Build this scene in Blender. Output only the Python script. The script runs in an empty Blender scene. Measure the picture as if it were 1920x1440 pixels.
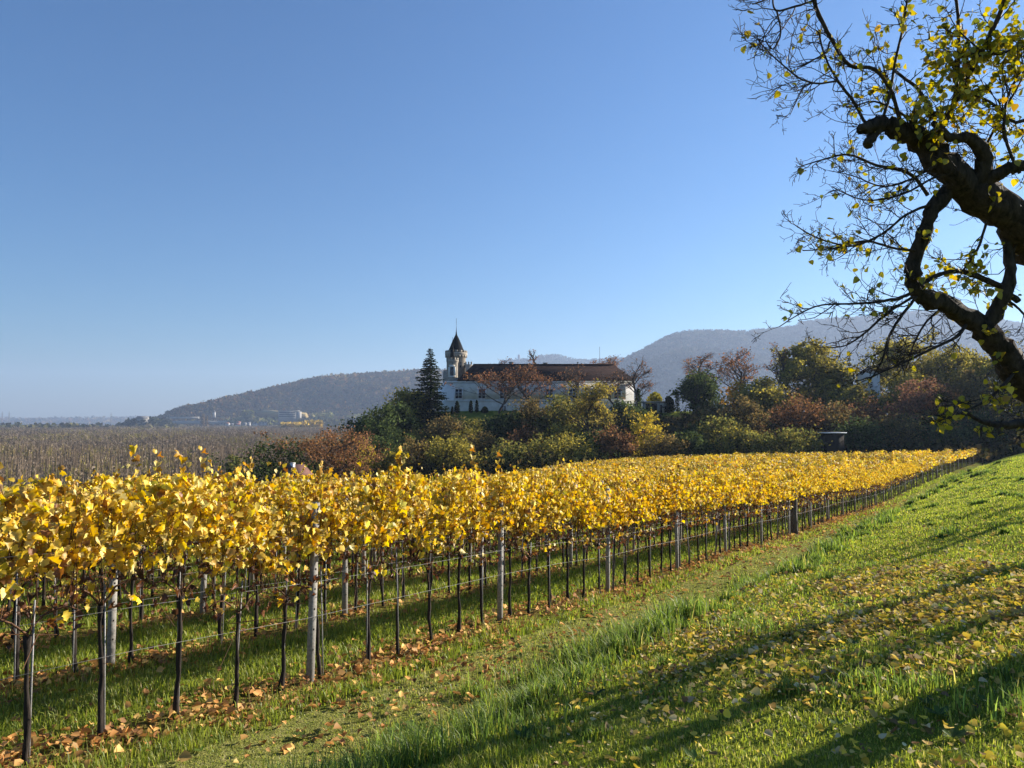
import bpy, math, random
import numpy as np
from mathutils import Vector

R = math.radians
SC = bpy.context.scene
COL = SC.collection
rng = np.random.default_rng(7)
random.seed(7)

# ------------------------------------------------------------------ camera, sky, sun, exposure
F = 1330.0                                    # focal length in photo pixels (1920 wide)
PITCH = math.atan(70.0 / F)                   # horizon at row 790 of 1440
cam_d = bpy.data.cameras.new("camera")
cam_d.sensor_width = 36.0
cam_d.lens = F / 1920 * 36.0
cam_d.clip_start = 0.05
cam_d.clip_end = 60000
cam = bpy.data.objects.new("camera", cam_d)
COL.objects.link(cam)
cam.location = (0, 0, 0)
cam.rotation_euler = (R(90) + PITCH, 0, 0)
SC.camera = cam

SUN_AZ, SUN_EL = 60.0, 21.0                   # azimuth to the right of the view direction
world = bpy.data.worlds.new("World")
SC.world = world
world.use_nodes = True
wn = world.node_tree
bg = wn.nodes["Background"]
sky = wn.nodes.new("ShaderNodeTexSky")
sky.sky_type = 'NISHITA'
sky.sun_disc = False
sky.sun_elevation = R(SUN_EL)
sky.sun_rotation = R(SUN_AZ)
sky.altitude = 200
sky.air_density = 1.4
sky.dust_density = 0.35
sky.ozone_density = 10.0
wn.links.new(sky.outputs[0], bg.inputs[0])
bg.inputs[1].default_value = 0.055
sd = bpy.data.lights.new("sun", 'SUN')
sd.energy = 5.0
sd.angle = R(0.5)
sd.color = (1.0, 0.91, 0.78)
sun = bpy.data.objects.new("sun", sd)
COL.objects.link(sun)
sv = Vector((math.sin(R(SUN_AZ)) * math.cos(R(SUN_EL)), math.cos(R(SUN_AZ)) * math.cos(R(SUN_EL)), math.sin(R(SUN_EL))))
sun.rotation_euler = sv.to_track_quat('Z', 'Y').to_euler()

SC.view_settings.view_transform = 'Standard'
SC.view_settings.look = 'None'
SC.view_settings.exposure = 1.4
SC.view_settings.gamma = 1.0
cy = SC.cycles
cy.max_bounces = 6
cy.diffuse_bounces = 2
cy.glossy_bounces = 2
cy.transmission_bounces = 4
cy.transparent_max_bounces = 8
cy.volume_bounces = 0
cy.use_denoising = True
cy.sample_clamp_indirect = 6.0

# ------------------------------------------------------------------ helpers
def px2(px, py, Y):
    """the point at forward distance Y seen at photo pixel px, py"""
    c, s = math.cos(PITCH), math.sin(PITCH)
    u, v = (px - 960) / F, -(py - 720) / F
    d = (u, c - v * s, s + v * c)
    k = Y / d[1]
    return np.array((d[0] * k, Y, d[2] * k))

def S(x, a, b):
    t = np.clip((x - a) / (b - a), 0, 1)
    return t * t * (3 - 2 * t)

_lat = np.random.default_rng(3).random((256, 256))
def vnoise(x, y, sc, ox=0):
    x = np.asarray(x, float) / sc + ox + 1000.3
    y = np.asarray(y, float) / sc + ox * 1.7 + 1000.7
    xi, yi = np.floor(x).astype(int), np.floor(y).astype(int)
    fx, fy = x - xi, y - yi
    fx, fy = fx * fx * (3 - 2 * fx), fy * fy * (3 - 2 * fy)
    g = lambda i, j: _lat[i & 255, j & 255]
    return (g(xi, yi) * (1 - fx) + g(xi + 1, yi) * fx) * (1 - fy) + (g(xi, yi + 1) * (1 - fx) + g(xi + 1, yi + 1) * fx) * fy

def tag(o, label=None, cat=None, group=None, kind=None):
    if label: o["label"] = label
    if cat: o["category"] = cat
    if group: o["group"] = group
    if kind: o["kind"] = kind
    return o

def link(name, data, parent=None, loc=None):
    o = bpy.data.objects.new(name, data)
    COL.objects.link(o)
    if parent is not None: o.parent = parent
    if loc is not None: o.location = [float(v) for v in loc]
    return o

def thing(name, loc, label, cat, group=None, rz=0.0):
    o = link(name, None, None, loc)
    o.empty_display_size = 0.2
    o.rotation_euler = (0, 0, rz)
    return tag(o, label, cat, group)

class MB:
    """collects vertices and polygons with a colour per vertex and a material per polygon"""
    def __init__(self):
        self.V, self.P, self.C, self.M, self.n = [], [], [], [], 0
    def add(self, V, polys, col=(0.5, 0.5, 0.5), mat=0):
        V = np.asarray(V, float).reshape(-1, 3)
        for p in polys:
            p = np.asarray(p, int)
            if p.size:
                self.P.append(p + self.n)
                self.M.append(np.full(len(p), mat, int))
        self.V.append(V)
        col = np.asarray(col, float)
        if col.ndim == 1: col = np.broadcast_to(col, (len(V), 3))
        self.C.append(col)
        self.n += len(V)
    def mesh(self, name, mats, smooth=False):
        V = np.concatenate(self.V); C = np.concatenate(self.C)
        me = bpy.data.meshes.new(name)
        nl = sum(p.size for p in self.P); npol = sum(len(p) for p in self.P)
        me.vertices.add(len(V)); me.vertices.foreach_set("co", V.astype(np.float32).ravel())
        me.loops.add(nl); me.loops.foreach_set("vertex_index", np.concatenate([p.ravel() for p in self.P]).astype(np.int32))
        tot = np.concatenate([np.full(len(p), p.shape[1], np.int32) for p in self.P])
        st = np.concatenate([[0], np.cumsum(tot)[:-1]]).astype(np.int32)
        me.polygons.add(npol)
        me.polygons.foreach_set("loop_start", st)
        try: me.polygons.foreach_set("loop_total", tot)
        except Exception: pass
        me.polygons.foreach_set("material_index", np.concatenate(self.M).astype(np.int32))
        if smooth: me.polygons.foreach_set("use_smooth", np.ones(npol, bool))
        at = me.attributes.new("col", 'FLOAT_COLOR', 'POINT')
        at.data.foreach_set("color", np.concatenate([C, np.ones((len(C), 1))], 1).astype(np.float32).ravel())
        for m in (mats if isinstance(mats, (list, tuple)) else [mats]): me.materials.append(m)
        me.update(calc_edges=True)
        return me
    def build(self, name, mats, parent=None, loc=None, smooth=False):
        return link(name, self.mesh(name, mats, smooth), parent, loc)

def tube(mb, P, rad, sides=6, col=(0.5, 0.5, 0.5), mat=0, cap=True, rough=0.0):
    P = np.asarray(P, float); n = len(P)
    rad = np.broadcast_to(np.asarray(rad, float), (n,))
    T = np.gradient(P, axis=0); T /= np.linalg.norm(T, axis=1)[:, None] + 1e-9
    ref = np.array((0.31, 0.17, 0.93)) if abs(T[0, 2]) < 0.8 else np.array((0.93, 0.21, 0.1))
    A = np.cross(T, ref); A /= np.linalg.norm(A, axis=1)[:, None] + 1e-9
    B = np.cross(T, A)
    th = np.arange(sides) * 2 * math.pi / sides
    rr = rad[:, None] * (1 + (rough * (rng.random((n, sides)) - 0.5) if rough else 0))
    V = P[:, None, :] + rr[..., None] * (A[:, None, :] * np.cos(th)[None, :, None] + B[:, None, :] * np.sin(th)[None, :, None])
    i = np.arange(n - 1)[:, None] * sides; j = np.arange(sides)[None, :]
    j2 = (j + 1) % sides
    q = np.stack([i + j, i + j2, i + sides + j2, i + sides + j], -1).reshape(-1, 4)
    polys = [q]
    if cap:
        polys.append(np.arange(sides)[::-1][None, :])
        polys.append((np.arange(sides) + (n - 1) * sides)[None, :])
    mb.add(V.reshape(-1, 3), polys, col, mat)

def box(mb, x0, x1, y0, y1, z0, z1, col=(0.5, 0.5, 0.5), mat=0):
    V = [(x, y, z) for z in (z0, z1) for y in (y0, y1) for x in (x0, x1)]
    mb.add(V, [np.array([(0, 2, 3, 1), (4, 5, 7, 6), (0, 1, 5, 4), (2, 6, 7, 3), (0, 4, 6, 2), (1, 3, 7, 5)])], col, mat)

def prism(mb, poly, z0, z1, col=(0.5, 0.5, 0.5), mat=0):
    n = len(poly)
    V = [(x, y, z0) for x, y in poly] + [(x, y, z1) for x, y in poly]
    i = np.arange(n); k = (i + 1) % n
    mb.add(V, [np.stack([i, k, k + n, i + n], 1), i[::-1][None, :], (i + n)[None, :]], col, mat)

def lathe(mb, prof, sides=20, cx=0, cy_=0, col=(0.5, 0.5, 0.5), mat=0):
    th = np.arange(sides) * 2 * math.pi / sides
    V = [(cx + r * math.cos(t), cy_ + r * math.sin(t), z) for r, z in prof for t in th]
    n = len(prof)
    i = np.arange(n - 1)[:, None] * sides; j = np.arange(sides)[None, :]; j2 = (j + 1) % sides
    mb.add(V, [np.stack([i + j, i + j2, i + sides + j2, i + sides + j], -1).reshape(-1, 4)], col, mat)

def basis(N, T):
    """rotation matrices with columns (side, tip, normal)"""
    N = N / (np.linalg.norm(N, axis=1)[:, None] + 1e-9)
    T = T - N * np.sum(T * N, 1)[:, None]
    T = T / (np.linalg.norm(T, axis=1)[:, None] + 1e-9)
    return np.stack([np.cross(T, N), T, N], -1)

def scatter(mb, tv, tp, P, M, size, col, mat=0):
    """copies a small template (tv verts, tp polygon arrays) to every point"""
    tv = np.asarray(tv, float); n, k = len(P), len(tv)
    if n == 0: return
    size = np.broadcast_to(np.asarray(size, float), (n,))
    V = np.einsum('nij,kj->nki', M, tv) * size[:, None, None] + P[:, None, :]
    off = (np.arange(n) * k)[:, None, None]
    polys = [(np.asarray(p)[None] + off).reshape(-1, np.asarray(p).shape[1]) for p in tp]
    c = np.repeat(np.broadcast_to(col, (n, 3)), k, axis=0)
    mb.add(V.reshape(-1, 3), polys, c, mat)

def rnd_dirs(n, up=0.0):
    d = rng.normal(size=(n, 3)); d[:, 2] += up
    return d / (np.linalg.norm(d, axis=1)[:, None] + 1e-9)

def pal(n, cols, weights=None, jit=0.15):
    cols = np.asarray(cols, float)
    w = None if weights is None else np.asarray(weights, float) / np.sum(weights)
    i = rng.choice(len(cols), n, p=w); j = rng.choice(len(cols), n, p=w)
    t = rng.random(n)[:, None] * 0.5
    c = cols[i] * (1 - t) + cols[j] * t
    return np.clip(c * (1 + jit * rng.normal(size=(n, 1))), 0.002, 0.95)

# leaf templates: (verts, polygons)
def leaf_vine():
    per = [(0, 0.04, 0), (.28, -.12, .02), (.50, .08, .12), (.45, .30, .02), (.52, .56, .12), (.27, .74, .0), (0, 1.0, -.14),
           (-.27, .74, .02), (-.52, .56, .08), (-.45, .30, .04), (-.50, .08, .12), (-.28, -.12, .02)]
    V = per + [(0, .34, -.06)]
    n = len(per)
    return V, [np.array([(i, (i + 1) % n, n) for i in range(n)])]
def leaf_heart():
    per = [(0, 0, 0), (.32, .02, .06), (.46, .3, .09), (.32, .66, .05), (0, 1.05, -.05), (-.32, .66, .05), (-.46, .3, .09), (-.32, .02, .06)]
    n = len(per)
    return per + [(0, .4, -.03)], [np.array([(i, (i + 1) % n, n) for i in range(n)])]
LEAF_VINE, LEAF_HEART = leaf_vine(), leaf_heart()
LEAF_MID = ([(0, 0, 0), (.48, .35, .10), (.3, .75, .06), (0, 1, -.05), (-.3, .75, .06), (-.48, .35, .10)], [np.array([(0, 1, 2, 3), (0, 3, 4, 5)])])
LEAF_LOW = ([(0, 0, 0), (.5, .5, .12), (0, 1, 0), (-.5, .5, .12)], [np.array([(0, 1, 2), (0, 2, 3)])])
CARD = ([(-.5, -.35, 0), (.45, -.5, .12), (.55, .4, -.05), (-.1, .6, .1), (-.6, .25, -.1)], [np.array([(0, 1, 2, 3, 4)])])

# ------------------------------------------------------------------ materials
def new_mat(name):
    m = bpy.data.materials.new(name); m.use_nodes = True
    nt = m.node_tree; nt.nodes.clear()
    out = nt.nodes.new("ShaderNodeOutputMaterial")
    return m, nt, out

def leaf_mat(name, transl=0.45, gloss=0.06, rough=0.45, tsat=1.0):
    m, nt, out = new_mat(name); N, L = nt.nodes, nt.links
    a = N.new("ShaderNodeAttribute"); a.attribute_name = "col"
    d = N.new("ShaderNodeBsdfDiffuse"); t = N.new("ShaderNodeBsdfTranslucent"); g = N.new("ShaderNodeBsdfGlossy")
    g.inputs["Roughness"].default_value = rough
    g.inputs["Color"].default_value = (0.9, 0.92, 0.95, 1)
    L.new(a.outputs["Color"], d.inputs["Color"])
    hs = N.new("ShaderNodeHueSaturation"); hs.inputs["Saturation"].default_value = tsat
    L.new(a.outputs["Color"], hs.inputs["Color"]); L.new(hs.outputs[0], t.inputs["Color"])
    mx = N.new("ShaderNodeMixShader"); mx.inputs[0].default_value = transl
    L.new(d.outputs[0], mx.inputs[1]); L.new(t.outputs[0], mx.inputs[2])
    m2 = N.new("ShaderNodeMixShader"); m2.inputs[0].default_value = gloss
    L.new(mx.outputs[0], m2.inputs[1]); L.new(g.outputs[0], m2.inputs[2])
    L.new(m2.outputs[0], out.inputs[0])
    return m

def rough_mat(name, c1, c2, scale=8.0, bump=0.3, rough=0.85, stretch=(1, 1, 1), detail=6, spec=0.2, dist=0.02, use_col=False, metallic=0.0):
    m, nt, out = new_mat(name); N, L = nt.nodes, nt.links
    b = N.new("ShaderNodeBsdfPrincipled")
    b.inputs["Roughness"].default_value = rough
    b.inputs["Specular IOR Level"].default_value = spec
    b.inputs["Metallic"].default_value = metallic
    tc = N.new("ShaderNodeTexCoord"); mp = N.new("ShaderNodeMapping"); mp.inputs["Scale"].default_value = stretch
    L.new(tc.outputs["Object"], mp.inputs[0])
    nz = N.new("ShaderNodeTexNoise"); nz.inputs["Scale"].default_value = scale; nz.inputs["Detail"].default_value = detail
    nz.inputs["Roughness"].default_value = 0.65
    L.new(mp.outputs[0], nz.inputs["Vector"])
    cr = N.new("ShaderNodeValToRGB")
    cr.color_ramp.elements[0].position = 0.32; cr.color_ramp.elements[0].color = (*c1, 1)
    cr.color_ramp.elements[1].position = 0.68; cr.color_ramp.elements[1].color = (*c2, 1)
    L.new(nz.outputs[0], cr.inputs[0])
    if use_col:
        a = N.new("ShaderNodeAttribute"); a.attribute_name = "col"
        mx = N.new("ShaderNodeMix"); mx.data_type = 'RGBA'; mx.blend_type = 'MULTIPLY'; mx.inputs[0].default_value = 1
        L.new(cr.outputs[0], mx.inputs[6]); L.new(a.outputs["Color"], mx.inputs[7])
        L.new(mx.outputs[2], b.inputs["Base Color"])
    else:
        L.new(cr.outputs[0], b.inputs["Base Color"])
    if bump:
        bp = N.new("ShaderNodeBump"); bp.inputs["Strength"].default_value = bump; bp.inputs["Distance"].default_value = dist
        L.new(nz.outputs[0], bp.inputs["Height"]); L.new(bp.outputs[0], b.inputs["Normal"])
    L.new(b.outputs[0], out.inputs[0])
    return m

M_VINE = leaf_mat("vine_leaf", 0.42, 0.03, 0.5, 1.1)
M_LEAF = leaf_mat("tree_leaf", 0.45, 0.0, 0.5, 1.1)
M_FAR = leaf_mat("far_foliage", 0.25, 0.0)
M_GRASS = leaf_mat("grass_blade", 0.55, 0.02, 0.5, 1.05)
M_DRY = leaf_mat("dry_leaf", 0.25, 0.015, 0.6)
M_BARK = rough_mat("dark_bark", (0.008, 0.007, 0.006), (0.075, 0.058, 0.044), 24, 1.0, 0.9, (1, 1, 0.35), dist=0.03)
M_TWIG = rough_mat("twig_bark", (0.02, 0.015, 0.012), (0.07, 0.052, 0.04), 20, 0.2, 0.8)
M_VTRUNK = rough_mat("vine_bark", (0.012, 0.010, 0.009), (0.05, 0.038, 0.03), 30, 0.8, 0.9, (1, 1, 0.2), dist=0.01)
M_CANE = rough_mat("vine_cane", (0.06, 0.028, 0.015), (0.16, 0.08, 0.04), 25, 0.2, 0.7)
M_FARBARK = rough_mat("grey_bark", (0.035, 0.027, 0.022), (0.09, 0.07, 0.055), 3, 0.2, 0.9)
M_CONC = rough_mat("concrete", (0.20, 0.19, 0.175), (0.36, 0.34, 0.31), 35, 0.35, 0.85, dist=0.004)
M_WOODP = rough_mat("weathered_wood", (0.05, 0.042, 0.036), (0.16, 0.14, 0.12), 18, 0.5, 0.9, (1, 1, 0.1), dist=0.008)
M_STEEL = rough_mat("galvanised_steel", (0.16, 0.16, 0.16), (0.34, 0.33, 0.32), 60, 0.05, 0.6, metallic=0.3, spec=0.4)

# ------------------------------------------------------------------ terrain height
CA, SA = 0.8259, 0.5638                       # row direction (SA, CA), across the rows (-CA, SA)
def bend(a): return 3.6 * (np.clip(np.asarray(a, float) - 42, 0, 90) / 77) ** 2
def ap(x, y):
    a = SA * x + CA * y
    return a, -CA * x + SA * y + bend(a)
def xy(a, p):
    p = p - bend(a)
    return SA * a - CA * p, CA * a + SA * p
P_ROW, ROW_GAP = 6.354, 2.32
_A = np.arange(-60, 400, 0.5)
def _sm(xs, zs, k):
    t = np.interp(_A, xs, zs)
    ker = np.hanning(k); ker /= ker.sum()
    tp = np.concatenate([np.full(k, t[0]), t, np.full(k, t[-1])])
    return np.convolve(tp, ker, 'same')[k:-k]
_Z1 = _sm([-60, -8, 2.57, 5.35, 9, 12.6, 16.2, 19.8, 23.4, 27.5, 50, 80, 119, 160, 400],
          [-1.8, -2.2, -2.66, -2.86, -3.06, -3.32, -3.51, -3.68, -3.94, -4.14, -5.3, -5.8, -5.95, -6.2, -6.2], 9)
_ZM = _sm([-60, 0, 8, 15, 30, 60, 100, 150, 400], [-1.2, -1.62, -1.82, -2.06, -2.55, -3.2, -3.95, -4.3, -4.3], 21)
PLAIN = -35.0

def H(x, y, detail=True):
    x = np.asarray(x, float); y = np.asarray(y, float)
    a, p = ap(x, y)
    z1 = np.interp(a, _A, _Z1); zm = np.interp(a, _A, _ZM)
    dp = np.clip(p - P_ROW, 0, 50)
    zl = z1 - (0.04 * dp + 0.0012 * dp * dp) * (1 - 0.55 * S(a, 40, 90))
    edge = 4.0 + 0.35 * (vnoise(a, a * 0, 3.1) - 0.5)
    k = 0.34 * (1 - S(p, edge - 0.75, edge)) + 0.66 * np.clip((edge - 0.2 - p) / 3.8, 0, 1)
    k = np.minimum(k, 1.0)
    zr = z1 + (zm - z1) * k + 0.075 * np.clip(-p, 0, 40) + 0.03 * np.clip(-p - 40, 0, 400)
    z = np.where(p > edge, zl, zr)
    z = z + (PLAIN - z) * S(p, 50, 165)
    # castle hill: a ridge along x
    def ridge(x0, x1, yc, top, inner, outer):
        dx = np.maximum(np.maximum(x0 - x, x - x1), 0); dy = y - yc
        return top, 1 - S(np.hypot(dx, dy), inner, outer)
    for rd in ((-9, 55, 180, 2.4, 15, 58), (55, 150, 190, 0.5, 15, 75)):
        top, w = ridge(*rd)
        z = np.where(top > z, z + (top - z) * w, z)
    r = np.hypot(x, y)
    if detail:
        z = z + (vnoise(x, y, 1.7) - 0.5) * 0.07 * (r < 150) + (vnoise(x, y, 0.45, 5) - 0.5) * 0.035 * (r < 40)
    z = z + (vnoise(x, y, 14, 9) - 0.5) * 0.5 * S(r, 110, 200)
    return z

# ground sheet: polar grid, fine in front of the camera
def build_ground():
    th = np.unique(np.concatenate([np.arange(-180, -50, 5.0), np.arange(-50, 50, 0.6), np.arange(50, 180, 5.0)]))
    th = R(1) * th
    r = [0.0, 0.4]
    while r[-1] < 14000: r.append(r[-1] + max(0.09, r[-1] * 0.021))
    r = np.array(r[1:])
    Rr, Th = np.meshgrid(r, th, indexing='ij')
    x, y = Rr * np.sin(Th), Rr * np.cos(Th)
    z = H(x, y)
    n, m = Rr.shape
    V = np.stack([x, y, z], -1).reshape(-1, 3)
    i = np.arange(n - 1)[:, None] * m; j = np.arange(m)[None, :]; j2 = (j + 1) % m
    q = np.stack([i + j, i + j2, i + m + j2, i + m + j], -1).reshape(-1, 4)[:, ::-1]
    V = np.concatenate([V, [[0, 0, float(H(0, 0))]]])
    tri = np.stack([np.full(m, n * m), np.arange(m), (np.arange(m) + 1) % m], 1)[:, ::-1]
    a, p = ap(V[:, 0], V[:, 1])
    # zones: R = path/strip, G = under the rows, B = wood floor and plain
    w_wood = np.maximum(S(p, 46, 52), np.maximum(S(a, 120, 124), S(-p, 30, 40)))
    w_wood = np.where((np.abs(V[:, 1] - 172) < 14) & (V[:, 0] > -30) & (V[:, 0] < 75), 0.0, w_wood)
    rowph = np.abs(((p - P_ROW) / ROW_GAP + 0.5) % 1 - 0.5) * ROW_GAP
    w_row = 0.75 * (1 - S(rowph, 0.1, 0.6)) * (p > 5.6) * (p < 48) * (a < 121)
    w_path = S(p, 3.9, 4.4) * (1 - S(p, 5.5, 6.2))
    C = np.stack([w_path, w_row, w_wood], 1)
    mb = MB(); mb.add(V, [q, tri], C)
    m_, nt, out = new_mat("ground_turf"); N, L = nt.nodes, nt.links
    at = N.new("ShaderNodeAttribute"); at.attribute_name = "col"
    sp = N.new("ShaderNodeSeparateColor"); L.new(at.outputs["Color"], sp.inputs[0])
    tc = N.new("ShaderNodeTexCoord")
    def noise(sc, det=5):
        nz = N.new("ShaderNodeTexNoise"); nz.inputs["Scale"].default_value = sc; nz.inputs["Detail"].default_value = det
        L.new(tc.outputs["Object"], nz.inputs["Vector"]); return nz
    def ramp(nz, cols, pos):
        cr = N.new("ShaderNodeValToRGB")
        while len(cr.color_ramp.elements) < len(cols): cr.color_ramp.elements.new(0.5)
        for e, c, q_ in zip(cr.color_ramp.elements, cols, pos): e.position = q_; e.color = (*c, 1)
        L.new(nz.outputs[0], cr.inputs[0]); return cr
    def mix(f, c1, c2):
        mx = N.new("ShaderNodeMix"); mx.data_type = 'RGBA'
        L.new(f, mx.inputs[0]); L.new(c1, mx.inputs[6]); L.new(c2, mx.inputs[7]); return mx.outputs[2]
    n1, n2, n3 = noise(0.9), noise(9.0), noise(45.0, 3)
    turf = ramp(n1, [(0.10, 0.13, 0.018), (0.18, 0.21, 0.03), (0.24, 0.25, 0.05)], [0.3, 0.5, 0.7])
    fine = ramp(n2, [(0.045, 0.06, 0.012), (0.14, 0.17, 0.03), (0.20, 0.20, 0.06)], [0.3, 0.5, 0.72])
    t0 = N.new("ShaderNodeMix"); t0.data_type = 'RGBA'; t0.inputs[0].default_value = 0.5
    L.new(turf.outputs[0], t0.inputs[6]); L.new(fine.outputs[0], t0.inputs[7])
    straw = ramp(n2, [(0.09, 0.105, 0.025), (0.18, 0.185, 0.05), (0.26, 0.235, 0.09)], [0.28, 0.5, 0.72])
    litter = ramp(n2, [(0.05, 0.035, 0.015), (0.13, 0.085, 0.035), (0.24, 0.14, 0.05)], [0.3, 0.5, 0.7])
    wood = ramp(n1, [(0.03, 0.028, 0.014), (0.07, 0.055, 0.028), (0.10, 0.085, 0.035)], [0.3, 0.5, 0.7])
    c = mix(sp.outputs[0], t0.outputs[2], straw.outputs[0])
    c = mix(sp.outputs[1], c, litter.outputs[0])
    c = mix(sp.outputs[2], c, wood.outputs[0])
    b = N.new("ShaderNodeBsdfDiffuse"); L.new(c, b.inputs["Color"])
    bp = N.new("ShaderNodeBump"); bp.inputs["Strength"].default_value = 0.8; bp.inputs["Distance"].default_value = 0.03
    L.new(n3.outputs[0], bp.inputs["Height"]); L.new(bp.outputs[0], b.inputs["Normal"])
    L.new(b.outputs[0], out.inputs[0])
    o = mb.build("ground", m_, smooth=True)
    tag(o, kind="structure")
build_ground()

# ------------------------------------------------------------------ far hills
def hill(name, prof, foot, back, seed, crowns, csize, palette, weights):
    """prof: list of (px, ridge py, ridge distance); foot / back: distances where the slope meets the plain"""
    pr = np.array(prof, float)
    cols = np.linspace(pr[0, 0], pr[-1, 0], 160)
    ry = np.interp(cols, pr[:, 0], pr[:, 1]); rd = np.interp(cols, pr[:, 0], pr[:, 2])
    rz = (790 - ry) / F * rd
    t = np.linspace(0, 1, 26)
    ux = (cols - 960) / F
    def surf(u_, rz_, rd_, t_):
        D = np.where(t_ < 0.72, foot + (rd_ - foot) * t_ / 0.72, rd_ + (back - rd_) * (t_ - 0.72) / 0.28)
        prof_ = np.where(t_ < 0.72, np.sin(np.clip(t_ / 0.72, 0, 1) * math.pi / 2) ** 1.25, 1 - S(t_, 0.72, 1.0))
        x = u_ * D; y = D
        h = (rz_ - PLAIN + 8)
        z = PLAIN - 8 + h * prof_
        nz = -vnoise(x, y, 360, seed) * 0.34 - vnoise(x, y, 130, seed + 4) * 0.12
        z = z + nz * h * np.sin(np.clip(t_, 0, 1) * math.pi) * (1 - np.exp(-((t_ - 0.72) / 0.16) ** 2))
        return x, y, z
    U, T = np.meshgrid(ux, t, indexing='ij'); RZ = np.repeat(rz[:, None], len(t), 1); RD = np.repeat(rd[:, None], len(t), 1)
    x, y, z = surf(U, RZ, RD, T)
    n, m = U.shape
    V = np.stack([x, y, z], -1).reshape(-1, 3)
    i = np.arange(n - 1)[:, None] * m; j = np.arange(m - 1)[None, :]
    q = np.stack([i + j, i + m + j, i + m + j + 1, i + j + 1], -1).reshape(-1, 4)
    mb = MB(); mb.add(V, [q])
    o = mb.build(name, rough_mat(name + "_soil", (0.03, 0.03, 0.016), (0.07, 0.055, 0.03), 0.02, 0.0, 1.0), smooth=True)
    tag(o, kind="structure")
    # woodland crowns covering the slope
    k = rng.random(crowns); tt = rng.random(crowns) ** 0.8 * 0.78
    pxs = pr[0, 0] + (pr[-1, 0] - pr[0, 0]) * k
    x, y, z = surf((pxs - 960) / F, (790 - np.interp(pxs, pr[:, 0], pr[:, 1])) / F * np.interp(pxs, pr[:, 0], pr[:, 2]), np.interp(pxs, pr[:, 0], pr[:, 2]), tt)
    keep = z > PLAIN + 2
    x, y, z = x[keep], y[keep], z[keep]; nn = len(x)
    zone = vnoise(x, y, 240, seed + 8)
    base = pal(nn, palette, weights, 0.22)
    alt = pal(nn, palette[::-1], weights, 0.22)
    colr = np.where((zone + 0.25 * (rng.random(nn) - 0.5) > 0.5)[:, None], base, alt) * (0.55 + 0.9 * vnoise(x, y, 90, seed + 2))[:, None]
    sz = csize * (0.6 + 0.8 * rng.random(nn))
    mb = MB()
    for v in range(5):
        s = slice(v, None, 5)
        nt_ = 15
        d = rnd_dirs(nt_, 0.5); d[:, 2] = np.abs(d[:, 2]) * 1.25
        tvs, tps = [], []
        for q_ in range(nt_):
            e = rnd_dirs(3) * 0.42
            tvs += list(d[q_] * np.array((0.55, 0.55, 0.62)) + e); tps.append((q_ * 3, q_ * 3 + 1, q_ * 3 + 2))
        ang = rng.random(len(x[s])) * 6.283
        Mx = np.zeros((len(ang), 3, 3)); Mx[:, 0, 0] = np.cos(ang); Mx[:, 0, 1] = -np.sin(ang); Mx[:, 1, 0] = np.sin(ang); Mx[:, 1, 1] = np.cos(ang); Mx[:, 2, 2] = 1
        scatter(mb, tvs, [np.array(tps)], np.stack([x[s], y[s], z[s]], 1), Mx, sz[s], colr[s])
    o = mb.build(name + "_forest", M_FAR)
    tag(o, None, None, None, "stuff")
    return surf

AUT2 = [(0.05, 0.042, 0.03), (0.035, 0.046, 0.028), (0.085, 0.06, 0.035), (0.02, 0.034, 0.024), (0.11, 0.09, 0.045)]
AUT = [(0.10, 0.055, 0.025), (0.07, 0.065, 0.02), (0.17, 0.085, 0.025), (0.03, 0.04, 0.016), (0.22, 0.15, 0.04)]
hill("wooded_hill", [(250, 800, 2500), (300, 787, 2500), (340, 770, 2550), (400, 757, 2600), (460, 743, 2700), (520, 730, 2800), (570, 717, 2900), (620, 709, 2900),
              (690, 705, 3000), (740, 702, 3000), (790, 698, 3000), (850, 700, 3100), (950, 720, 3200), (1060, 760, 3200)], 2250, 3900, 11, 15000, 14,
     AUT, [3, 2, 2, 3, 1])
hill("far_ridge", [(1040, 760, 3400), (1100, 715, 3500), (1150, 688, 3500), (1190, 668, 3500), (1225, 650, 3500), (1260, 632, 3500), (1290, 625, 3500), (1340, 624, 3500), (1400, 625, 3500),
              (1450, 620, 3600), (1497, 615, 3600), (1503, 607, 3600), (1560, 602, 3600), (1640, 598, 3600), (1720, 588, 3600), (1790, 590, 3600), (1860, 600, 3600), (1960, 620, 3600), (2100, 660, 3600), (2300, 740, 3600)], 2350, 4600, 23, 22000, 15,
     AUT2, [3, 2, 2, 3, 1])
hill("ruin_hill", [(820, 740, 5200), (880, 700, 5200), (940, 680, 5200), (960, 677, 5200), (985, 678, 5200), (1000, 677, 5200), (1015, 671, 5200), (1032, 668, 5200), (1052, 671, 5200),
              (1075, 678, 5200), (1110, 678, 5200), (1150, 676, 5200), (1200, 672, 5200), (1260, 690, 5200), (1320, 740, 5200)], 4200, 6200, 37, 3500, 20,
     AUT2, [2, 2, 1, 3, 1])
hill("low_rise", [(-400, 788, 6500), (0, 788, 6500), (120, 787, 6500), (250, 786, 6500), (400, 788, 6500), (700, 788, 6500)], 5200, 7500, 51, 2500, 24, AUT, [2, 2, 1, 3, 1])

# haze: one closed box of thin air round everything but the sky
def haze():
    mb = MB(); box(mb, -9000, 9000, -1500, 8500, PLAIN - 20, 585)
    m, nt, out = new_mat("haze_air")
    v = nt.nodes.new("ShaderNodeVolumePrincipled")
    v.inputs["Color"].default_value = (0.53, 0.69, 0.98, 1)
    v.inputs["Density"].default_value = 0.000115
    v.inputs["Anisotropy"].default_value = 0.25
    nt.links.new(v.outputs[0], out.inputs["Volume"])
    tag(mb.build("haze", m), kind="stuff")
haze()

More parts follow.
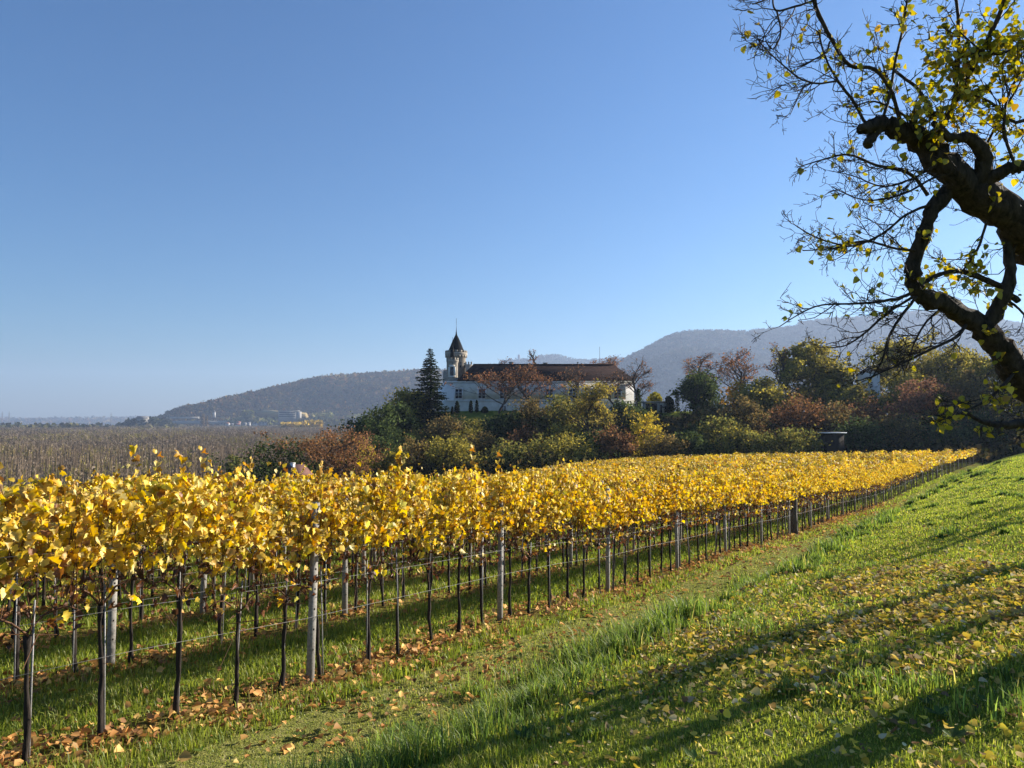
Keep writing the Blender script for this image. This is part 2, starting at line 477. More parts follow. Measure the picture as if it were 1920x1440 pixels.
# ------------------------------------------------------------------ vineyard
VCOLS = [(0.82, 0.53, 0.04), (0.74, 0.39, 0.035), (0.86, 0.63, 0.07), (0.62, 0.46, 0.04), (0.26, 0.11, 0.03), (0.86, 0.70, 0.24), (0.30, 0.28, 0.04)]
VW = [5, 2.6, 4.5, 2.2, 2.6, 3.0, 1.0]

def vine_leaf_points(n, L=0.66):
    x = (rng.random(n) - 0.5) * L
    # hedge section: narrow, fuller in the middle, ragged lower edge and loose shoots on top
    z = 1.39 + 0.73 * rng.beta(1.2, 1.2, n)
    z = z + 0.16 * (vnoise(x, x * 0 + rng.integers(1000) if n < 3000 else np.repeat(np.arange(n // 50 + 1) * 7.3, 50)[:n], 0.16) - 0.5)
    w = 0.27 * np.sqrt(np.clip(1 - ((z - 1.75) / 0.48) ** 2, 0.12, 1))
    y = np.clip(rng.normal(0, 0.6, n), -1.2, 1.2) * w
    return np.stack([x, y, z], 1)

def vine_orient(P, n):
    N = rng.normal(size=(n, 3)) * 0.75
    N[:, 1] += np.sign(P[:, 1] + rng.normal(0, 0.08, n)) * 0.8
    N[:, 2] += 0.35
    T = rng.normal(size=(n, 3)) * 0.55; T[:, 2] -= 1.0
    return basis(N, T)

def make_vine_meshes(v):
    """trunk, canes, foliage and stake of one vine, local frame: x along the row"""
    r = np.random.default_rng(100 + v)
    lean = r.normal(0, 0.028, 2)
    tr = MB()
    k = np.linspace(0, 1, 9)
    wob = np.cumsum(r.normal(0, 0.0065, (9, 2)), 0)
    top = 0.95 + r.random() * 0.2
    P = np.stack([lean[0] * k * 1.2 + wob[:, 0], lean[1] * k + wob[:, 1], k * top - 0.06], 1)
    tube(tr, P, 0.013 + 0.012 * (1 - k) ** 2 + 0.007 * r.random(9) + 0.012 * (k > 0.93), 8, rough=0.7)
    head = P[-1]
    cn = MB()
    shoots = []
    for s in (-1, 1):
        if r.random() < 0.12: continue
        q = np.linspace(0, 1, 7)
        arm = np.stack([head[0] + s * q * (0.30 + 0.12 * r.random()), head[1] + r.normal(0, 0.02, 7), head[2] + 0.20 * np.sin(q * 2.2) - 0.04 * q], 1)
        tube(cn, arm, 0.010 - 0.004 * q, 5, rough=0.3)
        for j in range(3, 7): shoots.append(arm[j])
    for b in shoots + [head, head + (0.02, 0.01, 0)]:
        for _ in range(2 if r.random() < 0.6 else 1):
            q = np.linspace(0, 1, 6)
            h = 0.5 + 0.42 * r.random()
            d = r.normal(0, 0.13, 2)
            sh = np.stack([b[0] + d[0] * q + np.cumsum(r.normal(0, .012, 6)), b[1] + d[1] * q + np.cumsum(r.normal(0, .012, 6)), b[2] + h * q], 1)
            tube(cn, sh, 0.0048 - 0.0026 * q, 4, cap=False)
    for _ in range(5):                       # loose twigs below the leaves
        q = np.linspace(0, 1, 4); b = head + r.normal(0, 0.12, 3) * (1, .5, .6); d = r.normal(0, 0.22, 3)
        tube(cn, b + d * q[:, None], 0.0032, 4, cap=False)
    fo = MB()
    n = 520 + int(200 * r.random())
    P = vine_leaf_points(n)
    if v % 4 == 0: P[:, 2] = np.where(P[:, 2] > 2.0, P[:, 2] - 0.22, P[:, 2])
    # a few leaves on long shoots above the hedge
    ns = r.integers(1, 4)
    for _ in range(ns):
        m = r.integers(5, 14); x0 = r.uniform(-.3, .3); hh = r.uniform(0.12, 0.5)
        q = r.random(m)
        dx, dy = r.normal(0, .10, 2); q = np.linspace(.1, 1, m)
        P = np.concatenate([P, np.stack([x0 + dx * q + r.normal(0, .03, m), dy * q + r.normal(0, .03, m), 1.95 + hh * q], 1)])
        tube(cn, [(x0, 0, 1.55), (x0 + dx * .2, dy * .2, 1.95), (x0 + dx * .6, dy * .6, 1.95 + .6 * hh), (x0 + dx, dy, 1.95 + hh * 1.02)], [.0042, .0036, .003, .002], 4, cap=False)
    # low hanging leaves
    m = r.integers(4, 16); x0 = r.uniform(-.25, .25)
    P = np.concatenate([P, np.stack([x0 + r.normal(0, .1, m), r.normal(0, .12, m), 1.02 + .25 * r.random(m)], 1)])
    n = len(P)
    w = np.array(VW, float) * r.uniform(0.45, 1.7, len(VW))
    c = pal(n, VCOLS, w, 0.16)
    sz = r.uniform(0.040, 0.084, n)
    M = vine_orient(P, n)
    pick = P[:, 1] < 0.30
    # clumped growth: drop leaves in soft gaps
    gap = vnoise(P[:, 0] + 3 * v, P[:, 2], 0.15, v)
    ok = (gap > 0.43) | (r.random(n) < .20) | (P[:, 2] > 2.08)
    P, M, sz, c = P[ok], M[ok], sz[ok], c[ok]; n = len(P)
    for q, (cz, cx) in enumerate(((1.4, 0.0), (2.6, .35), (3.4, -.4))):
        tvv = np.array(LEAF_VINE[0]); tvv[:, 2] = tvv[:, 2] * cz + cx * tvv[:, 0] * tvv[:, 1]
        e = slice(q, None, 3)
        scatter(fo, tvv, LEAF_VINE[1], P[e], M[e], sz[e], c[e])
    m = 34                                   # dry curled leaves left in the cane zone
    P = np.stack([r.uniform(-.33, .33, m), r.normal(0, .10, m), r.uniform(.95, 1.45, m)], 1)
    tvv[:, 2] *= 1.8
    scatter(fo, tvv, LEAF_VINE[1], P, vine_orient(P, m), r.uniform(.03, .06, m), pal(m, [(.12, .05, .025), (.20, .085, .035), (.07, .035, .02)], None, .2))
    st = MB()
    sx = 0.035
    tube(st, [(sx, 0.02, -0.1), (sx + lean[0] * 0.5, 0.02 + lean[1] * 0.4, 0.6), (sx + lean[0], 0.02 + lean[1], 1.25)], 0.0075, 6)
    return (tr.mesh("vine_trunk", M_VTRUNK, True), cn.mesh("vine_canes", M_CANE), fo.mesh("vine_foliage", M_VINE), st.mesh("vine_stake", M_STEEL))

VPROTO = [make_vine_meshes(v) for v in range(14)]
ROW_RZ = math.atan2(CA, SA)                  # local x along the row
ORD = ("first second third fourth fifth sixth seventh eighth ninth tenth eleventh twelfth thirteenth fourteenth fifteenth sixteenth seventeenth "
       "eighteenth nineteenth twentieth").split()
def ordinal(i):
    if i < 20: return ORD[i]
    t = {2: "twenty", 3: "thirty", 4: "forty", 5: "fifty"}
    if i < 59:
        a_, b_ = divmod(i + 1, 10)
        return {20: "twentieth", 30: "thirtieth", 40: "fortieth", 50: "fiftieth"}[i + 1] if b_ == 0 else t[a_] + "-" + ORD[b_ - 1]
    return "far"
N_ROWS = 19
V_STEP, BAY = 0.605, 3.63
INDIV = [112, 72, 56, 36, 24]                # vines built one by one, nearest first, per row
VINE_LOOK = ["golden", "yellow", "amber", "pale yellow", "orange tinged", "yellow green", "thinly leafed golden"]
rest = []                                     # a, p of the vines that go into the mass
posts = []
for k in range(N_ROWS):
    p = P_ROW + ROW_GAP * k
    a0 = 5.35 - 1.0 * k
    a_end = 119 - (2.6 * min(k, 5) if k < 13 else 17) + rng.uniform(-0.6, 0.6)
    a_start = 2.35 if k == 0 else 0.4 + 0.2 * k
    n0 = int(math.ceil((a_start - a0) / BAY)) - 1
    count = 0; bay = -1
    for b in range(n0, 60):
        ab = a0 + b * BAY
        if a_start <= ab <= a_end: posts.append((k, ab, p))
        first = True
        for j in range(6):
            a = ab + 0.22 + j * V_STEP
            if a < a_start or a > a_end: continue
            if first: bay += 1; first = False; inb = 0
            if count < (INDIV[k] if k < len(INDIV) else 0) and a > (0 if k == 0 else 2.0 + 1.2 * k):
                x, y = xy(a + rng.normal(0, .03), p + rng.normal(0, .02))
                v = int(rng.integers(14))
                look = VINE_LOOK[int(rng.integers(len(VINE_LOOK)))]
                if k < 2: look = "yellow leaved"
                lab = f"yellow grapevine, {ordinal(inb)} trunk of the {ordinal(bay)} bay along the {ordinal(k)} vine row"
                t = thing("grapevine", (x, y, float(H(x, y))), lab, "grapevine", "grapevines trained in rows", ROW_RZ + (math.pi if rng.random() < .5 else 0))
                if k == 0 and count < 6: t.rotation_euler = (0, 0, ROW_RZ)
                s = 0.94 + 0.14 * rng.random()
                t.scale = (1.0, 1.0, 0.90 + 0.19 * rng.random())
                tr, cn, fo, st = VPROTO[v]
                link("trunk", tr, t); link("canes", cn, t); link("foliage", fo, t)
                if rng.random() < 0.75 and k < 3: link("support_stake", st, t)
                count += 1; inb += 1
            else:
                rest.append((a, p, k))
# the rest of the vineyard as one mass
rest = np.array(rest)
mb = MB()
x, y = xy(rest[:, 0] + rng.normal(0, .04, len(rest)), rest[:, 1]); z = H(x, y)
dist = np.hypot(x, y)
for lo, hi, nl, ls, low in ((0, 32, 190, 0.125, 0), (32, 60, 95, 0.165, 0), (60, 400, 52, 0.215, 1)):
    s = (dist >= lo) & (dist < hi)
    m = int(s.sum())
    if not m: continue
    P = vine_leaf_points(m * nl, 0.64)
    tall = np.repeat(rng.normal(0, 0.08, m), nl) + (rng.random(m * nl) < 0.03) * 0.2
    P[:, 2] += tall
    M = vine_orient(P, m * nl)
    rx = np.array([[SA, -CA, 0], [CA, SA, 0], [0, 0, 1.0]])
    P = P @ rx.T; M = np.einsum('ij,njk->nik', rx, M)
    P += np.repeat(np.stack([x[s], y[s], z[s]], 1), nl, 0)
    tint = np.repeat(np.clip(0.5 + 0.75 * vnoise(x[s], y[s], 2.6, 2) + rng.normal(0, .14, m), .35, 1.25), nl)[:, None]
    c = pal(m * nl, VCOLS, VW, 0.18) * tint
    scatter(mb, *(LEAF_MID if not low else LEAF_LOW), P, M, ls * rng.uniform(0.7, 1.2, m * nl), c)
# their trunks
s = (rest[:, 2] < 7)
m = int(s.sum())
trv = np.array([(math.cos(t) * r_, math.sin(t) * r_, zz) for zz, r_ in ((-.05, .034), (.5, .024), (1.02, .028)) for t in (0, 2.09, 4.19)])
trp = [np.array([(0, 1, 4, 3), (1, 2, 5, 4), (2, 0, 3, 5), (3, 4, 7, 6), (4, 5, 8, 7), (5, 3, 6, 8)])]
ang = rng.random(m) * 6.28
Mx = np.zeros((m, 3, 3)); Mx[:, 0, 0] = np.cos(ang); Mx[:, 0, 1] = -np.sin(ang); Mx[:, 1, 0] = np.sin(ang); Mx[:, 1, 1] = np.cos(ang); Mx[:, 2, 2] = 1
Mx[:, 0, 2] = rng.normal(0, .05, m); Mx[:, 1, 2] = rng.normal(0, .05, m)
scatter(mb, trv, trp, np.stack([x[s], y[s], z[s]], 1), Mx, 1.0, np.full((m, 3), .3), 1)
# twiggy cane zone
nt_ = 9
P = np.repeat(np.stack([x[s], y[s], z[s]], 1), nt_, 0) + np.stack([rng.normal(0, .2, m * nt_), rng.normal(0, .2, m * nt_), 1.0 + .3 * rng.random(m * nt_)], 1)
N_ = rnd_dirs(m * nt_); T_ = rnd_dirs(m * nt_, 1.2)
scatter(mb, [(-.011, 0, 0), (.011, 0, 0), (.006, 1, 0), (-.006, 1, 0)], [np.array([(0, 1, 2, 3)])], P, basis(N_, T_), rng.uniform(.25, .5, m * nt_), np.full((m * nt_, 3), .1), 2)
o = mb.build("vineyard_rows", [M_VINE, M_VTRUNK, M_CANE])
tag(o, "the farther rows of yellow leaved vines behind the front rows", "vines", None, "stuff")

# posts and wires
pb = MB()
ch = 0.012; hx, hy = 0.04, 0.034
oct_ = [(-hx + ch, -hy), (hx - ch, -hy), (hx, -hy + ch), (hx, hy - ch), (hx - ch, hy), (-hx + ch, hy), (-hx, hy - ch), (-hx, -hy + ch)]
prism(pb, oct_, -0.3, 1.98)
for zz in np.arange(0.35, 1.9, 0.22): box(pb, -0.007, 0.007, -hy - 0.003, -hy + 0.01, zz, zz + 0.02, mat=1)
POST = pb.mesh("concrete_post", [M_CONC, M_VTRUNK])
M_POSTWOOD = M_WOODP
wp = MB()
k_ = np.linspace(0, 1, 10)
tube(wp, np.stack([0.18 * (1 - k_) ** 2 - 0.03, 0.02 * np.sin(k_ * 5), -0.2 + 1.9 * k_], 1), 0.12 - 0.015 * k_ + 0.05 * (1 - k_) ** 4, 10, rough=0.25)
WPOST = wp.mesh("wooden_post", M_POSTWOOD, True)
cnt = {}
for k, a, p in posts:
    if k > 7: continue
    lim = (119, 85, 60, 45, 36, 30, 26, 22)[k]
    if a > lim or a < 2.0 * k * 0.9: continue
    x, y = xy(a, p); z = float(H(x, y))
    c = cnt.get(k, 0); cnt[k] = c + 1
    o = link("trellis_post", POST, None, (x, y, z))
    o.rotation_euler = (rng.normal(0, .012), rng.normal(0, .012), ROW_RZ + rng.normal(0, .08))
    sc = 1.0 if not (k == 0 and c == 2) else 1.03
    o.scale = (1, 1, sc * (0.96 + 0.06 * rng.random()))
    tag(o, f"grey concrete trellis post, {ordinal(c)} along the {ordinal(k)} vine row", "post", "concrete posts of the vine trellis")
x, y = xy(27.6, P_ROW - 0.08)
o = link("wooden_post", WPOST, None, (x, y, float(H(x, y)))); o.rotation_euler = (0, 0, ROW_RZ)
tag(o, "thick weathered wooden post bent at its foot, in the front vine row", "post")
x, y = xy(111, 4.6)
sp_ = MB(); tube(sp_, [(0, 0, -.2), (.02, 0, .6), (.0, 0, 1.25)], 0.05, 8)
o = sp_.build("fence_stake", M_VTRUNK, None, (x, y, float(H(x, y))))
tag(o, "short dark stake standing alone past the far end of the front vines", "stake")
for k in range(4):
    p = P_ROW + ROW_GAP * k
    for hgt, nm in ((0.72, "knee high"), (1.08, "cane high"), (1.62, "upper")):
        mbw = MB()
        aa = np.arange(1.6 + 1.5 * k, (90, 60, 40, 30)[k], BAY / 2)
        xx, yy = xy(aa, np.full_like(aa, p - 0.04)); zz = H(xx, yy) + hgt + rng.normal(0, .012, len(aa))
        tube(mbw, np.stack([xx, yy, zz], 1), 0.0019, 4)
        o = mbw.build("trellis_wire", M_STEEL)
        tag(o, f"{nm} steel wire strung along the {ordinal(k)} vine row", "wire", "wires of the vine trellis")

# ------------------------------------------------------------------ grass
def grass():
    mb = MB()
    N = 620000
    r = (2.2 ** 0.36 + (95 ** 0.36 - 2.2 ** 0.36) * rng.random(N)) ** (1 / 0.36)
    th = R(1) * rng.uniform(-41, 43, N)
    x, y = r * np.sin(th), r * np.cos(th)
    a, p = ap(x, y)
    keep = (p < 26) & (a < 121) & ((p < 14) | (r < 45))
    x, y, r, a, p = x[keep], y[keep], r[keep], a[keep], p[keep]
    n = len(x)
    edge = 4.0 + 0.35 * (vnoise(a, a * 0, 3.1) - 0.5)
    tuft = vnoise(x, y, 0.55, 1)
    big = vnoise(x, y, 2.3, 3)
    h = np.where(p < edge - 0.9, 0.028 + 0.055 * tuft * (0.3 + big), 0.0)
    bank = np.exp(-((p - edge + 0.35) / 0.42) ** 2)
    h = np.where(p >= edge - 0.9, 0.020 + 0.030 * tuft * (.4 + big), h)
    h = h + bank * (0.05 + 0.30 * np.clip(tuft - 0.42, 0, 1)) * (0.5 + big)
    vin = p > 5.6
    h = np.where(vin, 0.05 + 0.10 * tuft, h)
    rowph = np.abs(((p - P_ROW) / ROW_GAP + 0.5) % 1 - 0.5) * ROW_GAP
    drop = vin & (rng.random(n) > S(rowph, 0.08, 0.6) * 0.88 + 0.15)
    pathz = (p > edge + .1) & (p < 5.6)
    drop |= pathz & (rng.random(n) < 0.15)
    ok = ~drop
    x, y, r, p, h, tuft, big, bank, pathz = [q[ok] for q in (x, y, r, p, h, tuft, big, bank, pathz)]
    # long tufts along the bank and a few on the meadow
    K = 760
    ta = 2.2 + 75 * rng.random(K) ** 2.4
    ted = 4.0 + 0.35 * (vnoise(ta, ta * 0, 3.1) - 0.5)
    tpp = ted - 0.25 + rng.normal(0, .33, K)
    stray = rng.random(K) < .16; tpp = np.where(stray, ted - 0.6 - rng.random(K) * 4.5, tpp)
    th_ = rng.uniform(.10, .30, K) * np.where(stray, .55, 1) * (1 + .5 * np.exp(-(ta / 8) ** 2)) * (0.5 + .8 * vnoise(ta, ta * 0, 1.3, 4)); tr_ = rng.uniform(.05, .20, K)
    nbl = 130
    bx, by = xy(np.repeat(ta, nbl) + rng.normal(0, 1, K * nbl) * np.repeat(tr_, nbl), np.repeat(tpp, nbl) + rng.normal(0, 1, K * nbl) * np.repeat(tr_, nbl))
    m_ = K * nbl
    x = np.concatenate([x, bx]); y = np.concatenate([y, by]); r = np.hypot(x, y); p = np.concatenate([p, np.repeat(tpp, nbl)])
    h = np.concatenate([h, np.repeat(th_, nbl)]); tuft = np.concatenate([tuft, np.ones(m_)]); big = np.concatenate([big, np.ones(m_)])
    bank = np.concatenate([bank, np.ones(m_)]); pathz = np.concatenate([pathz, np.zeros(m_, bool)])
    n = len(x)
    h = h * rng.uniform(0.55, 1.35, n) * (1 + r / 90)
    w = 0.0015 * (1 + r / 3.6) * rng.uniform(0.7, 1.3, n) * np.where(bank > 0.5, 1.25, 1)
    ang = rng.random(n) * 2 * math.pi
    d = np.stack([np.cos(ang), np.sin(ang), np.zeros(n)], 1)
    sd_ = np.stack([-d[:, 1], d[:, 0], np.zeros(n)], 1)
    bend = rng.uniform(0.15, 0.9, n)
    B = np.stack([x, y, H(x, y) - 0.008], 1)
    up = np.array((0, 0, 1.0))
    mid = B + up * (h * 0.55)[:, None] + d * (h * 0.22 * bend)[:, None]
    tip = B + up * (h * (1.0 - 0.35 * bend))[:, None] + d * (h * 0.75 * bend)[:, None]
    s_ = sd_ * w[:, None]
    V = np.stack([B - s_, B + s_, mid + s_ * 0.8, mid - s_ * 0.8, tip], 1).reshape(-1, 3)
    o5 = np.arange(n)[:, None] * 5
    q4 = o5 + np.array([[0, 1, 2, 3]]); t3 = o5 + np.array([[3, 2, 4]])
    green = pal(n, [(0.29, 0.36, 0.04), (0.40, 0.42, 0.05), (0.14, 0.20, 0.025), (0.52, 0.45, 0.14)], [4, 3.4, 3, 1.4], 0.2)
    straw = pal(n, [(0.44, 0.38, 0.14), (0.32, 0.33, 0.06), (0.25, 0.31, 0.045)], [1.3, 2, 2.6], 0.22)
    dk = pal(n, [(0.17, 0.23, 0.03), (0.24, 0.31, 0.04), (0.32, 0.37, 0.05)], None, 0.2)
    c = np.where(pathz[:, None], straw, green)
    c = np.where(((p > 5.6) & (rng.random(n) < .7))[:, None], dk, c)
    dk2 = pal(n, [(0.10, 0.16, 0.03), (0.16, 0.24, 0.04), (0.25, 0.34, 0.06)], None, 0.25)  # long bank grass is darker green, deepened further to stand in for tree shade
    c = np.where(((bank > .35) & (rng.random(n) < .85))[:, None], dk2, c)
    dry = rng.random(n) < 0.08 + 0.22 * (big < .38)
    c = np.where(dry[:, None], straw, c)
    mb.add(V, [q4, t3], np.repeat(c, 5, 0))
    tag(mb.build("grass", M_GRASS), "green meadow grass with longer tufts along the bank", "grass", None, "stuff")
grass()

# fallen leaves
def fallen(name, label, N, sampler, cols, w, s0, s1, tmpl):
    x, y = sampler(N)
    r = np.hypot(x, y)
    n = len(x)
    N_ = rng.normal(size=(n, 3)) * 0.45; N_[:, 2] += 1
    T_ = rnd_dirs(n); T_[:, 2] *= 0.3
    P = np.stack([x, y, H(x, y) + 0.02 + (0.055 if name == 'fallen_yellow_leaves' else 0.05) * rng.random(n)], 1)
    mb = MB()
    tv = np.array(tmpl[0], float); tv[:, 2] *= 2.2
    scatter(mb, tv, tmpl[1], P, basis(N_, T_), (s0 * .7 + (s1 * 1.1 - s0 * .7) * rng.random(n) ** 1.7) * (1 + r / 60), pal(n, cols, w, .2))
    tag(mb.build(name, M_DRY), label, "leaves", None, "stuff")
def s_rows(N):
    k = np.minimum((rng.random(N) ** 1.6 * 6).astype(int), 5)
    a = 2.0 + 50 * rng.random(N) ** 1.7 + k * 1.0
    p = P_ROW + ROW_GAP * k + rng.normal(0, 0.34, N)
    stray = rng.random(N) < 0.12
    p = np.where(stray, P_ROW - rng.random(N) * 2.0, p)
    cl = vnoise(*xy(a, p), 0.5, 7)
    ok = rng.random(N) < 0.15 + 1.3 * np.clip(cl - .25, 0, 1)
    return xy(a[ok], p[ok])
fallen("fallen_vine_leaves", "orange brown vine leaves fallen in strips under the vine rows", 38000, s_rows,
       [(0.52, 0.25, 0.07), (0.60, 0.34, 0.11), (0.34, 0.15, 0.05), (0.66, 0.44, 0.13), (0.18, 0.09, 0.04)], [4, 3, 3, 2, 1.5], 0.04, 0.085, LEAF_MID)
def s_mead(N):
    x = rng.uniform(0.2, 13, N); y = rng.uniform(3, 19, N)
    a, p = ap(x, y)
    dens = np.exp(-((x - 4.6) / 3.6) ** 2 - ((y - 7.2) / 3.2) ** 2) * (0.20 + 1.7 * np.clip(vnoise(x, y, 0.8, 2) * .6 + vnoise(x, y, 0.25, 6) * .4 - .32, 0, 1) * 1.5)
    ok = (rng.random(N) < dens + 0.012) & (p < 3.6)
    return x[ok], y[ok]
fallen("fallen_yellow_leaves", "yellow and pale tan leaves scattered over the sunny meadow", 150000, s_mead,
       [(0.78, 0.56, 0.05), (0.66, 0.46, 0.12), (0.70, 0.58, 0.32), (0.36, 0.24, 0.08), (0.20, 0.12, 0.06)], [5, 2.5, 2, 2.2, 2.2], 0.026, 0.056, LEAF_HEART)

# ------------------------------------------------------------------ trees
def skeleton(r, h, w, trunk_r, fork, nb, levels=3, up=0.35, gnarl=0.12, tilt=0.0):
    """branch polylines (points, radii, level) and tip points of one tree, base at the origin"""
    out, tips = [], []
    def grow(p, d, L, rad, lev):
        n = 6 if lev < 2 else 4
        P = [p]; dd = d.copy()
        for i in range(n):
            dd = dd + r.normal(0, gnarl, 3) + np.array((0, 0, up * 0.12 * (lev > 0)))
            dd /= np.linalg.norm(dd)
            P.append(P[-1] + dd * L / n)
        P = np.array(P)
        out.append((P, np.linspace(rad, rad * (0.55 if lev == 0 else 0.35), n + 1), lev))
        if lev >= levels:
            tips.append(P[-1]); tips.append(P[-2]); return
        m = nb[min(lev, len(nb) - 1)]
        for i in range(m):
            t = fork + (1 - fork) * (i + r.random() * 0.8) / m if lev == 0 else 0.3 + 0.7 * (i + r.random()) / m
            t = min(t, 1.0)
            k = t * n; j = min(int(k), n - 1)
            q = P[j] + (P[j + 1] - P[j]) * (k - j)
            az = r.random() * 6.283 if lev else (i * 2.4 + r.random())
            side = np.array((math.cos(az), math.sin(az), 0.0))
            if lev == 0:
                nd = side * (1.0 - 0.45 * t) + np.array((0, 0, 0.35 + 0.5 * t + up))
                LL = w * (0.62 - 0.18 * t) * r.uniform(0.75, 1.15)
            else:
                base = (P[j + 1] - P[j]); base /= np.linalg.norm(base)
                nd = base + side * 0.85 + r.normal(0, 0.25, 3) + np.array((0, 0, up * 0.4))
                LL = L * r.uniform(0.42, 0.65)
            grow(q, nd / np.linalg.norm(nd), LL, rad * (0.5 if lev == 0 else 0.45), lev + 1)
    grow(np.zeros(3), np.array((tilt, 0, 1.0)), h * 0.72, trunk_r, 0)
    return out, np.array(tips)

KINDS = {   # palette, weights, leaves, leaf size, clump radius (m), bark branches shown, fork
    'olive':  ([(.32, .27, .06), (.20, .18, .05), (.42, .33, .07), (.13, .12, .04)], [3, 3, 1.5, 2], 4200, .30, .85, 0.25),
    'green':  ([(.17, .17, .05), (.23, .20, .055), (.10, .11, .035), (.30, .23, .06)], [3, 2, 3, 1], 4200, .30, .85, 0.2),
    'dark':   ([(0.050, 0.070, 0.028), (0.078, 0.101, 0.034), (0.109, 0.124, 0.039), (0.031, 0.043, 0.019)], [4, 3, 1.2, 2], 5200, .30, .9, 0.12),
    'rust':   ([(.24, .12, .06), (.16, .09, .05), (.31, .17, .07), (.10, .065, .04)], [3, 3, 1.4, 2], 3600, .27, .8, 0.25),
    'brown':  ([(0.186, 0.132, 0.054), (0.132, 0.101, 0.046), (0.248, 0.171, 0.062), (0.093, 0.093, 0.039)], [3, 3, 1.5, 2], 3800, .28, .8, 0.2),
    'yellow': ([(.54, .40, .07), (.42, .33, .06), (.28, .25, .055), (.60, .42, .08)], [3, 3, 2, 1], 3400, .29, .75, 0.2),
    'orange': ([(0.651, 0.310, 0.062), (0.527, 0.310, 0.062), (0.372, 0.248, 0.062)], [3, 2, 2], 2400, .28, .7, 0.25),
    'pink':   ([(0.264, 0.132, 0.085), (0.202, 0.109, 0.070), (0.326, 0.186, 0.093), (0.139, 0.093, 0.054)], [3, 3, 1.5, 2], 4200, .26, .8, 0.25),
    'bare':   ([(0.232, 0.116, 0.062), (0.155, 0.093, 0.054)], [1, 1], 260, .22, .5, 0.3),
    'barered': ([(.24, .11, .06), (.16, .09, .055), (.30, .17, .08)], [2, 2, 1], 560, .24, .6, 0.3),
    'thin':   ([(.30, .25, .06), (.20, .17, .05), (.36, .26, .07)], [2, 2, 1], 1700, .27, .7, 0.3),
}
def deciduous(name, label, px, Y, top, wpx, kind, group="trees of the castle wood", sink=0.0, cat="tree", base=None, lean=0.0):
    x = (px - 960) / F * Y
    zb = float(H(x, Y, False)) - sink if base is None else base
    zt = px2(px, top, Y)[2]
    h = max(zt - zb, 2.0); w = wpx / F * Y
    cols, wt, nl, ls, cr, fork = KINDS[kind]
    r = np.random.default_rng(int(px * 7 + top * 13 + Y))
    bareish = kind in ('bare', 'barered', 'thin')
    out, tips = skeleton(r, h, w, 0.05 + 0.022 * h, fork, (8, 5, 4) if bareish else (9, 5, 3), 3, up=0.35 if not bareish else 0.5, gnarl=0.13, tilt=lean)
    tz = tips[:, 2].max(); rad = np.percentile(np.hypot(tips[:, 0], tips[:, 1]), 94)
    cxy = tips[:, :2].mean(0); zm_ = tips[:, 2].mean()
    for q_ in [o_[0] for o_ in out] + [tips]: q_[:, :2] -= cxy * np.clip(q_[:, 2:3] / zm_, 0, 1.4)
    rad = np.percentile(np.abs(tips[:, 0]), 92)
    sz_ = (h - (0.2 if bareish else 0.5)) / tz; sx_ = min(1.7, max(0.45, (w * 0.5 - 0.25) / rad))
    sc = np.array((sx_, sx_, sz_))
    t = thing(name, (x, Y, zb), label, cat, group)
    mb = MB(); tw = MB()
    for P, rd, lev in out:
        if lev <= 1: tube(mb, P * sc, rd * 0.95, 7 if lev == 0 else 5, cap=False, rough=0.15)
        elif lev == 2: tube(tw, P * sc, np.maximum(rd, 0.035 if bareish else 0.02), 4, cap=False)
        elif bareish or r.random() < 0.35: tube(tw, P * sc, np.maximum(rd, 0.026 if bareish else 0.016), 3, cap=False)
    if bareish:
        for P, rd, lev in out:
            if lev == 3:
                for _ in range(3):
                    q = P[r.integers(1, len(P))]; d = rnd_dirs(1, 0.5)[0]
                    tube(tw, np.array([q, q + d * 0.5 + (0, 0, .05), q + d * 0.95]) * sc, np.array((.022, .018, .012)), 3, cap=False)
    mb.build("trunk", M_FARBARK, t); tw.build("branches", M_FARBARK, t)
    fo = MB()
    n = int(nl * min(2.6, max(0.6, (w * h) / 80)))
    nc = len(tips)
    keep = r.random(nc) < (0.75 if not bareish else 0.8)
    tp = tips[keep]; ww = r.random(len(tp)) ** 1.4 + 0.1
    idx = r.choice(len(tp), n, p=ww / ww.sum())
    cen = tp * sc
    if not bareish:                          # clumps filling the crown from low down to the top
        m_ = 70
        e = rnd_dirs(m_) * (rng.random((m_, 1)) ** .4)
        zc, hz = (0.56 if fork > .22 else 0.50) * h, (0.40 if fork > .22 else 0.47) * h
        el = np.stack([e[:, 0] * w * .44, e[:, 1] * w * .44, zc + e[:, 2] * hz], 1)
        el[:, :2] *= (0.75 + 0.5 * r.random((m_, 1)))
        j_ = r.integers(0, m_, n); f_ = r.random(n) < 0.62
        src = np.where(f_[:, None], el[j_], cen[idx]); idx = np.where(f_, j_ % len(tp), idx)
    else: src = cen[idx]
    P = src + r.normal(0, 1, (n, 3)) * cr * np.array((.62, .62, .5)) * min(1.15, w / 8)
    P[:, 2] = np.maximum(P[:, 2], 0.3)
    clumpcol = r.normal(0, 0.22, len(tp))[idx][:, None]
    c = np.clip(pal(n, cols, wt, .16) * (1 + clumpcol) * 1.15, .004, .9)
    M = basis(rnd_dirs(n, 0.5), rnd_dirs(n))
    scatter(fo, *CARD, P, M, ls * r.uniform(.55, 1.25, n) * min(1.2, max(.7, Y / 130)), c)
    fo.build("crown", M_LEAF, t)
    return t

